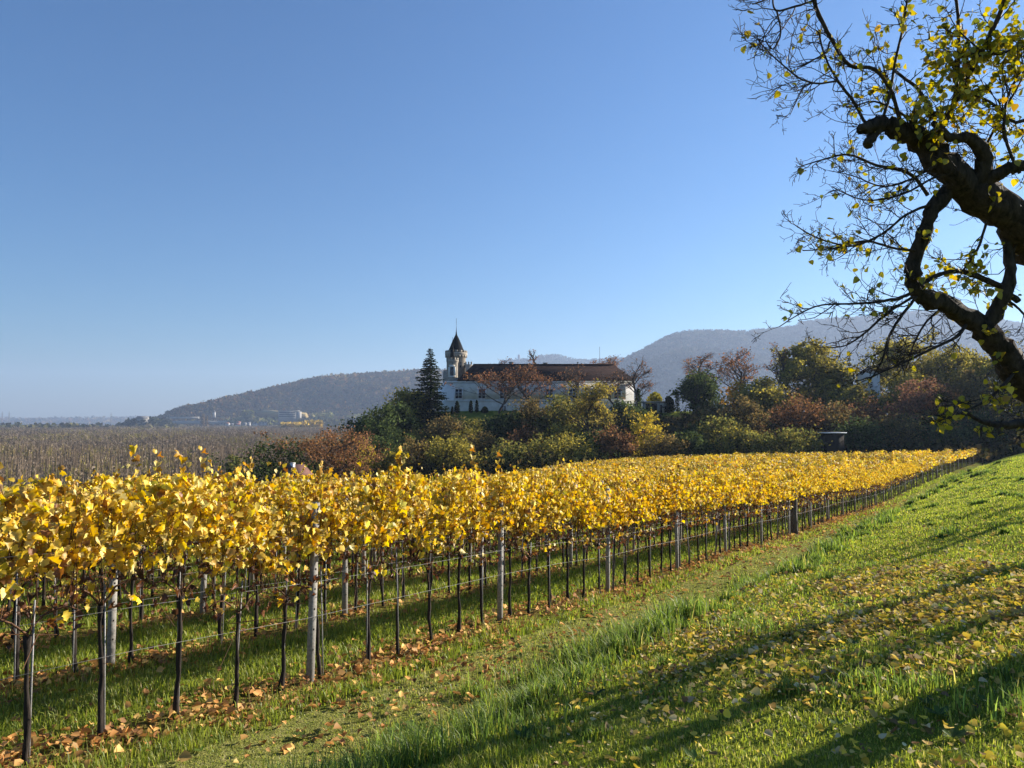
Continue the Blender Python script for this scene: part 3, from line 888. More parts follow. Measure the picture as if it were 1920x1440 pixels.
def conifer(name, label, px, Y, top, wpx, cols=((.022, .035, .016), (.035, .05, .02), (.055, .065, .025)), dens=1.0, group="conifers near the castle", shape=1.0, sink=0.0):
    x = (px - 960) / F * Y
    zb = float(H(x, Y, False)) - sink
    h = px2(px, top, Y)[2] - zb; w = wpx / F * Y * 0.5
    r = np.random.default_rng(int(px + top))
    t = thing(name, (x, Y, zb), label, "conifer", group)
    mb = MB(); tube(mb, [(0, 0, -.2), (.05, 0, h * .5), (0, 0, h)], [0.10 + h * 0.012, 0.08 + .006 * h, 0.02], 7); 
    br, fo = MB(), MB()
    PP, NN, TT, SS = [], [], [], []
    nw = int(h * 1.9 * dens)
    for i in range(nw):
        f = (i + r.random() * .6) / nw
        z = h * (0.04 + 0.95 * f)
        L0 = w * (1 - f) ** shape * r.uniform(.7, 1.12) + 0.12
        nb = 9 if f < .85 else 6
        for j in range(nb):
            if r.random() < .12: continue
            az = 6.283 * (j + r.random() * .8) / nb; L = L0 * r.uniform(.6, 1.15)
            d = np.array((math.cos(az), math.sin(az), 0))
            q = np.linspace(0, 1, 5)
            P = d * (L * q)[:, None] + np.array((0, 0, 1)) * (z - 0.32 * L * q + 0.18 * L * q * q)[:, None]
            tube(br, P, 0.03 * (1 - .7 * q), 3, cap=False)
            m = int(10 + 16 * L)
            s = r.random(m) ** .8
            b = d * (L * s)[:, None] + np.array((0, 0, 1)) * (z - 0.32 * L * s + 0.18 * L * s * s)[:, None]
            side = np.array((-d[1], d[0], 0))
            sg = r.choice((-1, 1), m)[:, None]
            T = d * .8 + side * sg * r.uniform(.3, 1, m)[:, None] + np.array((0, 0, -0.35)) + r.normal(0, .12, (m, 3))
            PP.append(b); TT.append(T); NN.append(np.array((0, 0, 1.0)) + r.normal(0, .4, (m, 3))); SS.append(r.uniform(.35, .8, m) * (0.6 + .4 * (1 - f)))
    P = np.concatenate(PP); n = len(P)
    tv = [(-.12, 0, 0), (.12, 0, 0), (.22, .5, -.03), (0, 1, -.16), (-.22, .5, -.03)]
    scatter(fo, tv, [np.array([(0, 1, 2, 3, 4)])], P, basis(np.concatenate(NN), np.concatenate(TT)), np.concatenate(SS), pal(n, cols, [3, 3, 1], .2))
    mb.build("trunk", M_FARBARK, t); br.build("branches", M_FARBARK, t); fo.build("crown", M_LEAF, t)
    return t

def column_bush(name, label, px, Y, top, wpx, base_py=None, col=((.018, .028, .012), (.03, .042, .016), (.045, .055, .02)), cat="cypress", group="dark columns by the castle"):
    x = (px - 960) / F * Y; zb = float(H(x, Y, False))
    if base_py: zb = min(zb, px2(px, base_py, Y)[2])
    h = px2(px, top, Y)[2] - zb; w = wpx / F * Y * .5
    t = thing(name, (x, Y, zb), label, cat, group)
    mb = MB(); tube(mb, [(0, 0, -.1), (0, 0, h * .8)], .06, 5); mb.build("trunk", M_FARBARK, t)
    n = 700
    f = rng.random(n); az = rng.random(n) * 6.283
    rr = w * np.minimum(1, .7 + f * 3) * np.sqrt(np.clip(1 - f ** 2.2, 0, 1)) * np.sqrt(rng.random(n)) * (1 + rng.normal(0, .08, n))
    P = np.stack([rr * np.cos(az), rr * np.sin(az), .05 * h + .95 * h * f], 1)
    fo = MB(); scatter(fo, *CARD, P, basis(rnd_dirs(n), rnd_dirs(n, 1)), rng.uniform(.12, .26, n) * max(.6, w / .7) , pal(n, col, None, .2))
    fo.build("crown", M_LEAF, t)

D_ = deciduous
D_("bushy_tree", "dark green bushy tree at the left end of the wood, lowest one there", 522, 92, 826, 150, 'dark')
D_("spreading_tree", "broad rust brown tree behind the red roofed hut", 622, 100, 793, 185, 'rust')
D_("small_tree", "small yellow green tree just right of the broad rust brown tree", 684, 112, 820, 52, 'yellow')
D_("evergreen_tree", "dark evergreen tree on the left shoulder of the castle hill", 700, 140, 762, 110, 'dark')
D_("evergreen_tree", "tall dark evergreen between the hill's left shoulder and the spruce", 745, 148, 756, 96, 'dark')
D_("sunlit_tree", "olive yellow tree directly left of the tall spruce", 770, 158, 727, 74, 'olive')
D_("shaded_tree", "dark tree at the foot of the hill behind the small yellow green tree", 728, 122, 806, 100, 'dark')
conifer("spruce", "tall ragged dark spruce beside the castle's white end wall", 806, 158, 651, 84, dens=1.35, shape=.66)
D_("shrub_tree", "brownish shrubby tree low on the slope below the spruce", 778, 112, 816, 72, 'brown')
D_("bushy_tree", "yellow olive bushy tree below the castle's left corner", 850, 108, 815, 100, 'olive')
D_("shrub_tree", "dull brown tree below the castle's second window", 905, 118, 806, 84, 'brown')
D_("bushy_tree", "olive green tree in the low belt under the castle's left half", 958, 110, 820, 88, 'green')
D_("bushy_tree", "green rounded tree in the low belt under the castle's middle", 1012, 112, 812, 86, 'green')
D_("bushy_tree", "mottled olive tree in the low belt under the castle's right half", 1072, 110, 816, 92, 'olive')
D_("hedge_tree", "dark brown thicket tree on the slope right under the castle's left corner", 836, 140, 774, 92, 'brown')
D_("hedge_tree", "dull green thicket tree on the slope under the castle's cypresses", 890, 142, 783, 84, 'green')
D_("hedge_tree", "shaded thicket tree on the slope under the first bare tree", 946, 138, 773, 90, 'dark')
D_("hedge_tree", "brown thicket tree on the slope under the orange tinted tree", 1000, 140, 748, 92, 'brown')
D_("hedge_tree", "green thicket tree on the slope left of the tall open crowned tree", 1055, 138, 738, 88, 'green')
D_("open_tree", "tall open crowned tree with thin olive leaves before the castle roof", 1112, 128, 714, 118, 'thin')
D_("shrub_tree", "rust coloured shrubby tree between the open crowned and the golden tree", 1155, 112, 796, 74, 'rust')
D_("golden_tree", "golden olive tree on the slope below the garden gate", 1213, 116, 768, 68, 'yellow')
D_("shrub_tree", "orange brown shrubby tree at the vineyard's edge under the golden tree", 1242, 110, 810, 80, 'brown')
D_("shaded_tree", "dark tree on the slope below the ivy clad bare tree", 1172, 138, 752, 88, 'dark')
D_("courtyard_tree", "bare spreading tree before the castle's left windows", 935, 160, 682, 105, 'barered', "bare trees in front of the castle")
D_("courtyard_tree", "orange tinted tree before the middle of the castle front", 992, 160, 676, 92, 'barered', "bare trees in front of the castle")
D_("courtyard_tree", "dark bare tree before the right half of the castle roof", 1075, 160, 684, 76, 'bare', "bare trees in front of the castle")
D_("courtyard_tree", "thin bare tree between the castle's right end and the open crowned tree", 1150, 160, 692, 66, 'bare', "bare trees in front of the castle")
tb = D_("ivy_tree", "bare forked tree with an ivy clad trunk at the castle's right end", 1197, 164, 668, 64, 'bare', "bare trees in front of the castle")
n = 900; f = rng.random(n); iv = MB()
scatter(iv, *CARD, np.stack([rng.normal(0, .55, n) * (1.2 - f), rng.normal(0, .5, n) * (1.2 - f), f * 5.2], 1), basis(rnd_dirs(n), rnd_dirs(n)), rng.uniform(.15, .3, n), pal(n, KINDS['dark'][0], None, .2))
iv.build("ivy", M_LEAF, tb)
D_("bare_tree", "tallest bare treetop showing above the middle of the castle roof", 1010, 226, 656, 34, 'bare', "treetops behind the castle roof")
D_("bare_tree", "pale reddish treetop above the left end of the castle ridge", 932, 224, 674, 52, 'barered', "treetops behind the castle roof")
D_("bare_tree", "reddish bare treetop above the right end of the castle ridge", 1128, 222, 668, 60, 'barered', "treetops behind the castle roof")
D_("bare_tree", "wide bare treetop behind the right hip of the castle roof", 1162, 222, 664, 56, 'bare', "treetops behind the castle roof")
conifer("dark_conifer", "small dark pointed treetop just above the castle ridge", 1084, 222, 676, 26)
# right wood
D_("evergreen_tree", "dark spreading evergreen behind the strip of lawn", 1310, 152, 698, 80, 'dark')
D_("round_tree", "bare reddish crown rising behind the dark spreading evergreen", 1320, 164, 661, 66, 'barered')
D_("round_tree", "round rust crown on a clear trunk against the blue ridge", 1384, 166, 657, 76, 'barered')
D_("orange_tree", "small orange tree under the round rust crown", 1380, 146, 708, 44, 'orange')
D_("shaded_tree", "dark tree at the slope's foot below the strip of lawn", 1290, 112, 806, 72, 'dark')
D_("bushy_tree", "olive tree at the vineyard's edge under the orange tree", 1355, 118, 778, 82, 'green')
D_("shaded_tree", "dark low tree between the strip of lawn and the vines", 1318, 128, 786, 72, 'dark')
D_("bushy_tree", "olive brown tree left of the big olive tree", 1428, 140, 706, 82, 'olive')
D_("bushy_tree", "brown tree below the orange and rust crowns", 1400, 128, 738, 76, 'brown')
D_("bare_tree", "dark bare branched tree touching the big olive tree's left side", 1466, 152, 643, 62, 'bare')
D_("tall_tree", "big olive tree with the highest crown left of the thin conifer", 1512, 152, 633, 104, 'olive')
D_("tall_tree", "yellow olive tree on the big olive tree's right side", 1562, 148, 676, 72, 'olive')
D_("shrub_tree", "rust brown tree under the big olive tree", 1490, 122, 738, 104, 'rust')
D_("bushy_tree", "deep green low tree along the vines left of the pale hut roof", 1420, 110, 806, 92, 'green')
D_("bushy_tree", "mossy low tree along the vines directly left of the pale hut roof", 1484, 108, 798, 92, 'green')
D_("shrub_tree", "dark brown tree behind the pale hut roof", 1556, 124, 748, 92, 'brown')
conifer("thin_conifer", "thin spire shaped conifer standing alone against the blue ridge", 1594, 172, 656, 42, shape=1.5, dens=.8)
D_("tall_tree", "big olive tree beside the white gable", 1690, 157, 626, 128, 'olive')
conifer("dark_conifer", "dark conifer left of the white gable", 1632, 150, 684, 62)
D_("shrub_tree", "rust tree below the thin conifer", 1618, 130, 744, 92, 'rust')
D_("tall_tree", "brownish olive tree right of the big tree by the gable", 1772, 150, 648, 112, 'olive')
D_("shrub_tree", "pinkish brown tree below the white gable", 1728, 127, 706, 112, 'pink')
D_("shrub_tree", "brownish broad tree behind the thick foreground limb", 1812, 122, 690, 122, 'brown')
D_("tall_tree", "olive tree behind the foreground tree's lower limb", 1868, 126, 644, 118, 'olive')
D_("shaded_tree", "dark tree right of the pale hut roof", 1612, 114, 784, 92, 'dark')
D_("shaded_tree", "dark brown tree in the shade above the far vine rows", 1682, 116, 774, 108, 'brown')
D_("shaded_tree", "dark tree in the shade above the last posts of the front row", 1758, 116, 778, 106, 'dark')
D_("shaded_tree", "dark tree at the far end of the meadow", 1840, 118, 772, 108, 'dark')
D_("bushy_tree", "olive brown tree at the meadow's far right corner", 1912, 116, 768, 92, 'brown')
D_("tall_tree", "brown tree at the right edge behind the foreground tree", 1955, 124, 640, 130, 'brown')
D_("shaded_tree", "dark green tree at the right edge behind the meadow", 2010, 120, 740, 120, 'dark')
D_("olive_tree", "sunlit olive tree directly above the vines, right of the red roofed hut", 655, 106, 846, 70, 'olive')
D_("olive_tree", "yellow olive tree between the hill's dark shoulder and the brownish shrubby tree", 738, 108, 838, 66, 'olive')
D_("olive_tree", "bright olive crown above the yellow olive bushy tree", 872, 122, 796, 66, 'olive')
D_("shrub_tree", "russet tree above the low green belt under the castle's middle", 985, 124, 792, 66, 'rust')
D_("olive_tree", "olive crown left of the tall open crowned tree's trunk", 1046, 124, 790, 70, 'olive')
D_("shaded_tree", "dark tree filling the gap under the open crowned tree", 1122, 118, 806, 80, 'dark')
D_("olive_tree", "golden green tree at the vines' upper edge under the dark spreading evergreen", 1385, 112, 796, 70, 'olive')
D_("shrub_tree", "brown crown between the dark spreading evergreen and the orange tree", 1345, 140, 752, 60, 'brown')
D_("olive_tree", "yellow green crown right of the yellow olive tree, before the thin conifer", 1600, 140, 716, 70, 'olive')
D_("shrub_tree", "rust brown crown above the pale hut roof", 1570, 128, 752, 80, 'rust')
D_("olive_tree", "golden olive crown in front of the white gable's right side", 1700, 138, 690, 88, 'olive')
D_("shrub_tree", "russet crown under the brownish olive tree", 1790, 135, 716, 90, 'rust')
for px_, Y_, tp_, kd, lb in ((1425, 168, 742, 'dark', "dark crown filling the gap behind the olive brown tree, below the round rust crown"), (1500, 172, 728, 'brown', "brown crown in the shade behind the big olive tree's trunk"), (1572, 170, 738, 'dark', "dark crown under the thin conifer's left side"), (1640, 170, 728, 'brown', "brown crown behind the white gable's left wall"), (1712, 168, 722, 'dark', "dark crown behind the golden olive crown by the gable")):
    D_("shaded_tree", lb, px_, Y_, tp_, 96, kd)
column_bush("cypress", "shortest dark cypress before the castle's first window", 848, 161, 762, 6)
column_bush("cypress", "left dark cypress of the tallest castle pair", 857, 161, 752, 11)
column_bush("cypress", "middle dark cypress before the castle's second window", 883, 161, 751, 9)
column_bush("cypress", "dark cypress nearest to the bare spreading tree", 894, 161, 750, 8)
column_bush("hedge_bush", "low dark bush under the castle's small window", 909, 161, 763, 14, cat="bush", group=None)
column_bush("cypress", "dark cypress beside the clipped hedge and garden wall", 1270, 160, 731, 9)
column_bush("clipped_hedge", "dark clipped hedge right of the garden gate", 1254, 160, 744, 22, cat="hedge", group=None)
column_bush("yellow_bush", "yellow green treetop behind the garden gate", 1228, 178, 737, 34, col=((.30, .27, .04), (.22, .22, .04), (.36, .30, .05)), cat="bush", group=None)
# thicket under the trees
def thicket():
    N = 26000
    px = rng.uniform(500, 2050, N); Y = 101 + 52 * rng.random(N) ** 1.2
    x = (px - 960) / F * Y
    a, p = ap(x, Y)
    ok = ((p > 50.5) | (a > 122)) & ~((Y > 150) & (px > 815) & (px < 1290))
    x, Y = x[ok], Y[ok]; n = len(x)
    zz = H(x, Y, False)
    hh = 1.0 + 3.2 * vnoise(x, Y, 6, 4)
    P = np.stack([x, Y, zz + hh * rng.random(n) ** .8], 1)
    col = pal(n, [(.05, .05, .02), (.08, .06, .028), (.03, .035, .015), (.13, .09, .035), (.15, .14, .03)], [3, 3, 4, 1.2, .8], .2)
    mb = MB()
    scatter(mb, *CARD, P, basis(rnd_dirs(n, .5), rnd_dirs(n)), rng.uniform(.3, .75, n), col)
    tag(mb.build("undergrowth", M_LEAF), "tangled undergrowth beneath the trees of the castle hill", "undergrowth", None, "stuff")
thicket()

# ------------------------------------------------------------------ castle
M_WALLW = rough_mat("white_render", (0.70, 0.69, 0.66), (0.86, 0.85, 0.83), .5, 0.1, 0.9, dist=0.01)
M_WALLC = rough_mat("cream_render", (0.62, 0.57, 0.47), (0.82, 0.77, 0.66), .5, 0.1, 0.9, dist=0.01)
M_TILE = rough_mat("dark_roof_tile", (0.008, 0.006, 0.006), (0.055, 0.028, 0.022), 1.4, 0.5, 0.9, (1, 1, 2.5), dist=0.05, spec=0.04)
M_SLATE = rough_mat("slate", (0.004, 0.0045, 0.0055), (0.011, 0.012, 0.015), 4.0, 0.3, 0.8, dist=0.03, spec=0.05)
M_STONE = rough_mat("tower_stone", (0.22, 0.19, 0.15), (0.42, 0.37, 0.30), 1.6, 0.6, 0.95, dist=0.06)
M_GLASS = rough_mat("window_glass", (0.02, 0.022, 0.026), (0.05, 0.052, 0.06), 2, 0, 0.12, spec=0.6)
M_HPALE = rough_mat("house_pale", (0.26, 0.25, 0.23), (0.32, 0.30, 0.27), .3, 0, .9)
M_IRON = rough_mat("iron", (0.02, 0.02, 0.02), (0.05, 0.05, 0.05), 10, 0, 0.6)
def castle():
    Yf = 170.0
    X = lambda px, Y=Yf: (px - 960) / F * Y
    Z = lambda py, Y=Yf: px2(960, py, Y)[2]
    t = thing("castle", (X(1010), Yf, Z(776)), "white two storey castle with dark hipped roof and round stone tower", "castle")
    ox, oy, oz = t.location
    L = lambda mb, name, m, par=None, sm=False: mb.build(name, m, par or t, None, sm)
    z0, ze, zr = Z(790) - oz, Z(715) - oz, Z(685.5, 178) - oz
    xl, xr = X(835) - ox, X(1189) - ox
    fp = [(xl, 0), (xr, 0), (xr + 2.5, 17), (X(822, 203) - ox, 33), (xl + 12, 33), (xl + 12, 17)]
    fp = [(xl, 0), (xr, 0), (xr + 1.5, 17), (xl + 14, 17), (xl + 13, 33), (X(821, 203) - ox, 33)]
    mb = MB(); prism(mb, fp, z0, ze); L(mb, "wall", M_WALLW)
    mb = MB()                                            # cream fields between white bands
    zs = Z(751) - oz
    x = xl + 2.6
    wx = [X(p_) - ox for p_ in (860, 903.5, 944, 987, 1030, 1073, 1116, 1158)]
    box(mb, xl + 2.4, xr - 2.0, -0.03, -0.002, zs + .25, ze - .75)
    box(mb, xl + 2.4, xr - 2.0, -0.03, -0.002, z0, zs - .25)
    L(mb, "cream_panel", M_WALLC)
    mb = MB(); box(mb, xl - .25, xr + .25, -.30, -0.035, ze - .35, ze + .05); box(mb, xl - .1, xr + .1, -.16, -0.035, zs - .14, zs + .14); L(mb, "cornice", M_WALLW)
    for i, wxx in enumerate(wx):
        for (za, zb_, hw) in ((Z(747) - oz, Z(730) - oz, .78), (Z(770) - oz, Z(762) - oz, .62)):
            if hw < .7 and i in (0, 1): continue
            fr = MB()
            box(fr, wxx - hw - .28, wxx - hw, -.14, -.034, za - .25, zb_ + .3); box(fr, wxx + hw, wxx + hw + .28, -.14, -.034, za - .25, zb_ + .3)
            box(fr, wxx - hw, wxx + hw, -.14, -.034, zb_, zb_ + .3); box(fr, wxx - hw, wxx + hw, -.18, -.034, za - .25, za)
            box(fr, wxx - .05, wxx + .05, -.085, -.034, za, zb_)
            for q in (.36, .68): box(fr, wxx - hw, wxx - .05, -.085, -.034, za + (zb_ - za) * q - .04, za + (zb_ - za) * q + .04); box(fr, wxx + .05, wxx + hw, -.085, -.034, za + (zb_ - za) * q - .04, za + (zb_ - za) * q + .04)
            w = L(fr, "window", M_WALLW)
            pn = MB(); box(pn, wxx - hw, wxx + hw, -.06, -.033, za, zb_); L(pn, "pane", M_GLASS, w)
    # hipped roof
    rx0, rx1 = X(857) - ox, X(1188.5) - ox + .4
    a_, b_ = X(887, 178) - ox, X(1151, 178) - ox
    V = [(rx0, -.5, ze), (rx1, -.5, ze), (rx1 + 1.5, 17.5, ze), (rx0, 17.5, ze), (a_, 8, zr), (b_, 8, zr),
         (rx0, -.5, ze - .18), (rx1, -.5, ze - .18), (rx1 + 1.5, 17.5, ze - .18), (rx0, 17.5, ze - .18)]
    V = [(x_, y_, z_ + .26) for x_, y_, z_ in V]
    mb = MB(); mb.add(V, [np.array([(0, 1, 5, 4), (2, 3, 4, 5), (6, 7, 1, 0), (7, 8, 2, 1), (8, 9, 3, 2), (9, 6, 0, 3), (9, 8, 7, 6)]), np.array([(1, 2, 5), (3, 0, 4)])])
    rf = L(mb, "roof", M_TILE)
    mb = MB(); tube(mb, [(a_, 8, zr + .3), (b_, 8, zr + .3)], .16, 6); L(mb, "ridge_tiles", M_TILE, rf)
    for cx, hh in ((X(958) - ox, .9), (X(1026) - ox, .7)):
        mb = MB(); box(mb, cx - .5, cx + .5, 9.2, 10.2, zr - 1.0, zr + hh); box(mb, cx - .58, cx + .58, 9.12, 10.28, zr + hh + .003, zr + hh + .16); L(mb, "chimney", M_STONE, rf)
    # round tower behind the left end
    Yt = 190.0; d = Yt - Yf
    cx = X(855, Yt) - ox; z_ = lambda py: Z(py, Yt) - oz
    rb, rc = 11.8 / F * Yt * 1.0, 21.5 / F * Yt * .98
    rb = 18.0 / F * Yt
    mb = MB(); lathe(mb, [(rb, z0), (rb, z_(671)), (rb + .25, z_(669.5)), (rc, z_(665.5)), (rc, z_(661.5)), (rc - .45, z_(661.4)), (rc - .45, z_(664)), (0.1, z_(664.2))], 32, cx, d); tw = L(mb, "tower", M_STONE)
    mb = MB()
    for i in range(16):
        th = i * 2 * math.pi / 16
        c0, c1 = th, th + .24
        poly = [(cx + r_ * math.cos(q), d + r_ * math.sin(q)) for r_, q in ((rc, c0), (rc, c1), (rc - .45, c1), (rc - .45, c0))]
        prism(mb, poly, z_(661.45), z_(658))
    L(mb, "battlements", M_STONE, tw)
    mb = MB()
    for i in range(20):
        th = i * 2 * math.pi / 20
        poly = [(cx + r_ * math.cos(q), d + r_ * math.sin(q)) for r_, q in ((rc - .05, th), (rc - .05, th + .15), (rb, th + .15), (rb, th))]
        prism(mb, poly, z_(670.5), z_(666.5))
    L(mb, "corbels", M_STONE, tw)
    k = Yt / F
    mb = MB(); lathe(mb, [(17.3 * k, z_(660)), (16.9 * k, z_(659.2)), (14.2 * k, z_(656)), (11.6 * k, z_(650)), (8.8 * k, z_(643)), (5.6 * k, z_(635.5)), (1.7 * k, z_(628)), (.6 * k, z_(620)), (.25 * k, z_(611)), (.05, z_(604))], 24, cx, d)
    L(mb, "tower_roof", M_SLATE)
    mb = MB(); tube(mb, [(cx, d, z_(606)), (cx, d, z_(597))], .05, 5); L(mb, "spire", M_IRON)
    mb = MB()
    for px_ in (864, 871):
        xx = X(px_, Yt) - ox; yy = d - math.sqrt(max(rb * rb - (xx - cx) ** 2, .1))
        box(mb, xx - .22, xx + .22, yy - .04, yy + .4, z_(690), z_(681))
    L(mb, "arrow_slit", M_GLASS, tw)
    # stair turret in front of the tower
    Yq = 181.0; d2 = Yq - Yf; cx2 = X(848, Yq) - ox; zq = lambda py: Z(py, Yq) - oz; kq = Yq / F
    r2, r3 = 10.2 * kq, 11.6 * kq
    mb = MB(); lathe(mb, [(r2, z0), (r2, zq(681)), (r3, zq(678)), (r3, zq(675)), (r3 - .3, zq(674.9)), (r3 - .3, zq(676.5)), (.1, zq(676.6))], 24, cx2, d2); tt = L(mb, "stair_turret", M_STONE)
    mb = MB()
    for i in range(10):
        th = i * 2 * math.pi / 10
        poly = [(cx2 + r_ * math.cos(q), d2 + r_ * math.sin(q)) for r_, q in ((r3, th), (r3, th + .36), (r3 - .3, th + .36), (r3 - .3, th))]
        prism(mb, poly, zq(674.95), zq(671.5))
    L(mb, "battlements", M_STONE, tt)
    mb = MB(); lathe(mb, [(5.6 * kq, zq(676.3)), (5.3 * kq, zq(671)), (3.9 * kq, zq(664)), (2.4 * kq, zq(656)), (1.0 * kq, zq(648)), (.3 * kq, zq(640)), (.03, zq(632))], 18, cx2, d2); L(mb, "turret_roof", M_SLATE, None)
    fr = MB(); yy = d2 - r2
    box(fr, cx2 - .95, cx2 - .45, yy - .12, yy + .4, zq(705), zq(689)); box(fr, cx2 + .45, cx2 + .95, yy - .12, yy + .4, zq(705), zq(689)); box(fr, cx2 - .75, cx2 + .75, yy - .10, yy + .4, zq(688.9), zq(685)); box(fr, cx2 - .95, cx2 + .95, yy - .2, yy + .3, zq(707.5), zq(705.1))
    w = L(fr, "turret_window", M_WALLC, tt); pn = MB(); box(pn, cx2 - .45, cx2 + .45, yy - .02, yy + .3, zq(705), zq(688.9)); L(pn, "pane", M_GLASS, w)
    # battlemented block and the wing wall joining tower and roof
    mb = MB(); bx0, bx1 = X(873, 188) - ox, X(885.5, 188) - ox
    box(mb, bx0, bx1, 16, 19.4, z0, zq(680)); 
    for q in (0, 1, 2): box(mb, bx0 + (bx1 - bx0) * q * .4 , bx0 + (bx1 - bx0) * (q * .4 + .2), 16, 16.5, zq(679.95), zq(675)); 
    L(mb, "battlement_block", M_STONE)
    mb = MB(); prism(mb, [(X(833, 186) - ox, 14), (X(858, 186) - ox, 14), (X(858, 186) - ox, 24), (X(830, 196) - ox, 26)], z0, Z(695, 186) - oz); L(mb, "tower_wing", M_STONE)
castle()
# gate, garden wall and pole
def simple_box_thing(name, label, cat, px, Y, boxes, mats):
    x = (px - 960) / F * Y; z = float(H(x, Y, False))
    t = thing(name, (x, Y, z), label, cat)
    for nm, dims, m in boxes:
        mb = MB(); box(mb, *dims); mb.build(nm, m, t)
    return t
simple_box_thing("garden_gate", "grey garden gateway of two posts and a beam right of the castle", "gate", 1222, 158,
    [("gate_post", (-2.0, -1.4, -.3, .3, -.3, 2.6), M_STONE), ("gate_post", (1.2, 1.8, -.3, .3, -.3, 2.6), M_STONE), ("beam", (-2.3, 2.1, -.4, .4, 2.604, 2.95), M_STONE), ("gate_leaf", (-1.396, 1.196, -.06, .06, -.2, 2.5), M_VTRUNK)], None)
simple_box_thing("garden_house", "small beige garden building with flat roof beside the gateway", "building", 1237, 160,
    [("wall", (-1.0, 1.6, 0, 3, -.3, 2.3), M_WALLC), ("flat_roof", (-1.2, 1.8, -.2, 3.2, 2.303, 2.55), M_TILE), ("door", (-.3, .5, -.03, -.003, -.2, 1.8), M_VTRUNK)], None)
mb = MB(); x = (1125 - 960) / F * 200; z = float(H(x, 200, False)); tube(mb, [(0, 0, 0), (0, 0, px2(1125, 650, 200)[2] - z)], [.09, .05], 6)
tag(mb.build("flagpole", M_IRON, None, (x, 200, z)), "thin pole rising above the right part of the castle roof", "pole")
# white gabled house in the right wood
def gable_house(name, label, px, Y, base_py, w, dep, hw, hr, mw, mr, rz=0.0, chimney=False, group=None, cat="house", detail=True, zbase=None):
    q = px2(px, base_py, Y)
    t = thing(name, (q[0], Y, q[2] if zbase is None else zbase), label, cat, group, rz)
    mb = MB()
    V = [(-w / 2, 0, -3), (w / 2, 0, -3), (w / 2, dep, -3), (-w / 2, dep, -3), (-w / 2, 0, hw), (w / 2, 0, hw), (w / 2, dep, hw), (-w / 2, dep, hw), (-w / 2, dep / 2, hr), (w / 2, dep / 2, hr)]
    mb.add(V, [np.array([(0, 1, 5, 4), (2, 3, 7, 6)]), np.array([(1, 2, 6, 9, 5), (3, 0, 4, 8, 7)])]); mb.build("wall", mw, t)
    o = .25 + .02 * w
    sl = (hr - hw) / (dep / 2)
    mb = MB()
    for s in (0, 1):
        y0, y1 = (-o, dep / 2) if s == 0 else (dep + o, dep / 2)
        zz = hw - o * sl
        V = [(-w / 2 - o, y0, zz + .02), (w / 2 + o, y0, zz + .02), (w / 2 + o, y1, hr + .02), (-w / 2 - o, y1, hr + .02)]
        V += [(a_, b_, c_ + .18) for a_, b_, c_ in V]
        mb.add(V, [np.array([(3, 2, 1, 0), (4, 5, 6, 7), (0, 1, 5, 4), (1, 2, 6, 5), (2, 3, 7, 6), (3, 0, 4, 7)])])
    rf = mb.build("roof", mr, t)
    if chimney:
        mb = MB(); box(mb, -w * .36, -w * .36 + .30, dep * .36, dep * .36 + .3, hw, hr + .32); box(mb, -w * .36 - .04, -w * .36 + .34, dep * .36 - .04, dep * .36 + .34, hr + .323, hr + .38); mb.build("chimney", M_WALLW, rf)
    if detail:
        for k in range(max(1, int(w / 3))):
            xx = -w / 2 + (k + .5) * w / max(1, int(w / 3))
            mb = MB(); box(mb, xx - .45, xx + .45, -.03, -.003, hw * .35, hw * .35 + 1.2); mb.build("window", M_GLASS, t)
    return t
M_REDROOF = rough_mat("red_brown_tile", (0.10, 0.05, 0.04), (0.19, 0.095, 0.07), 5, 0.3, 0.85, dist=0.02)
M_SHEET = rough_mat("pale_sheet", (0.5, 0.51, 0.52), (0.66, 0.67, 0.68), 3, 0.05, 0.4, spec=0.5)
gable_house("gabled_house", "white gable of a house half hidden among the right hand trees", 1650, 150, 722, 3.4, 4.2, 2.2, 3.7, M_WALLW, M_TILE, rz=R(62))
gable_house("vineyard_hut", "hut with a red brown roof and white chimney behind the left vines", 568, 66, 897, 1.6, 2.1, .3, 1.05, M_HPALE, M_REDROOF, rz=R(60), chimney=True, detail=False)
q = px2(1565, 812, 107)
zg = float(H(q[0], 107, False))
simple_box_thing("shelter", "dark shelter with a pale flat sheet roof at the far edge of the vines", "shelter", 1565, 107,
    [("body", (-1.3, 1.3, 0, 2.2, -.2, q[2] - zg - .05), M_VTRUNK), ("sheet_roof", (-1.7, 1.55, -.4, 2.6, q[2] - zg - .046, q[2] - zg + .10), M_SHEET)], None)

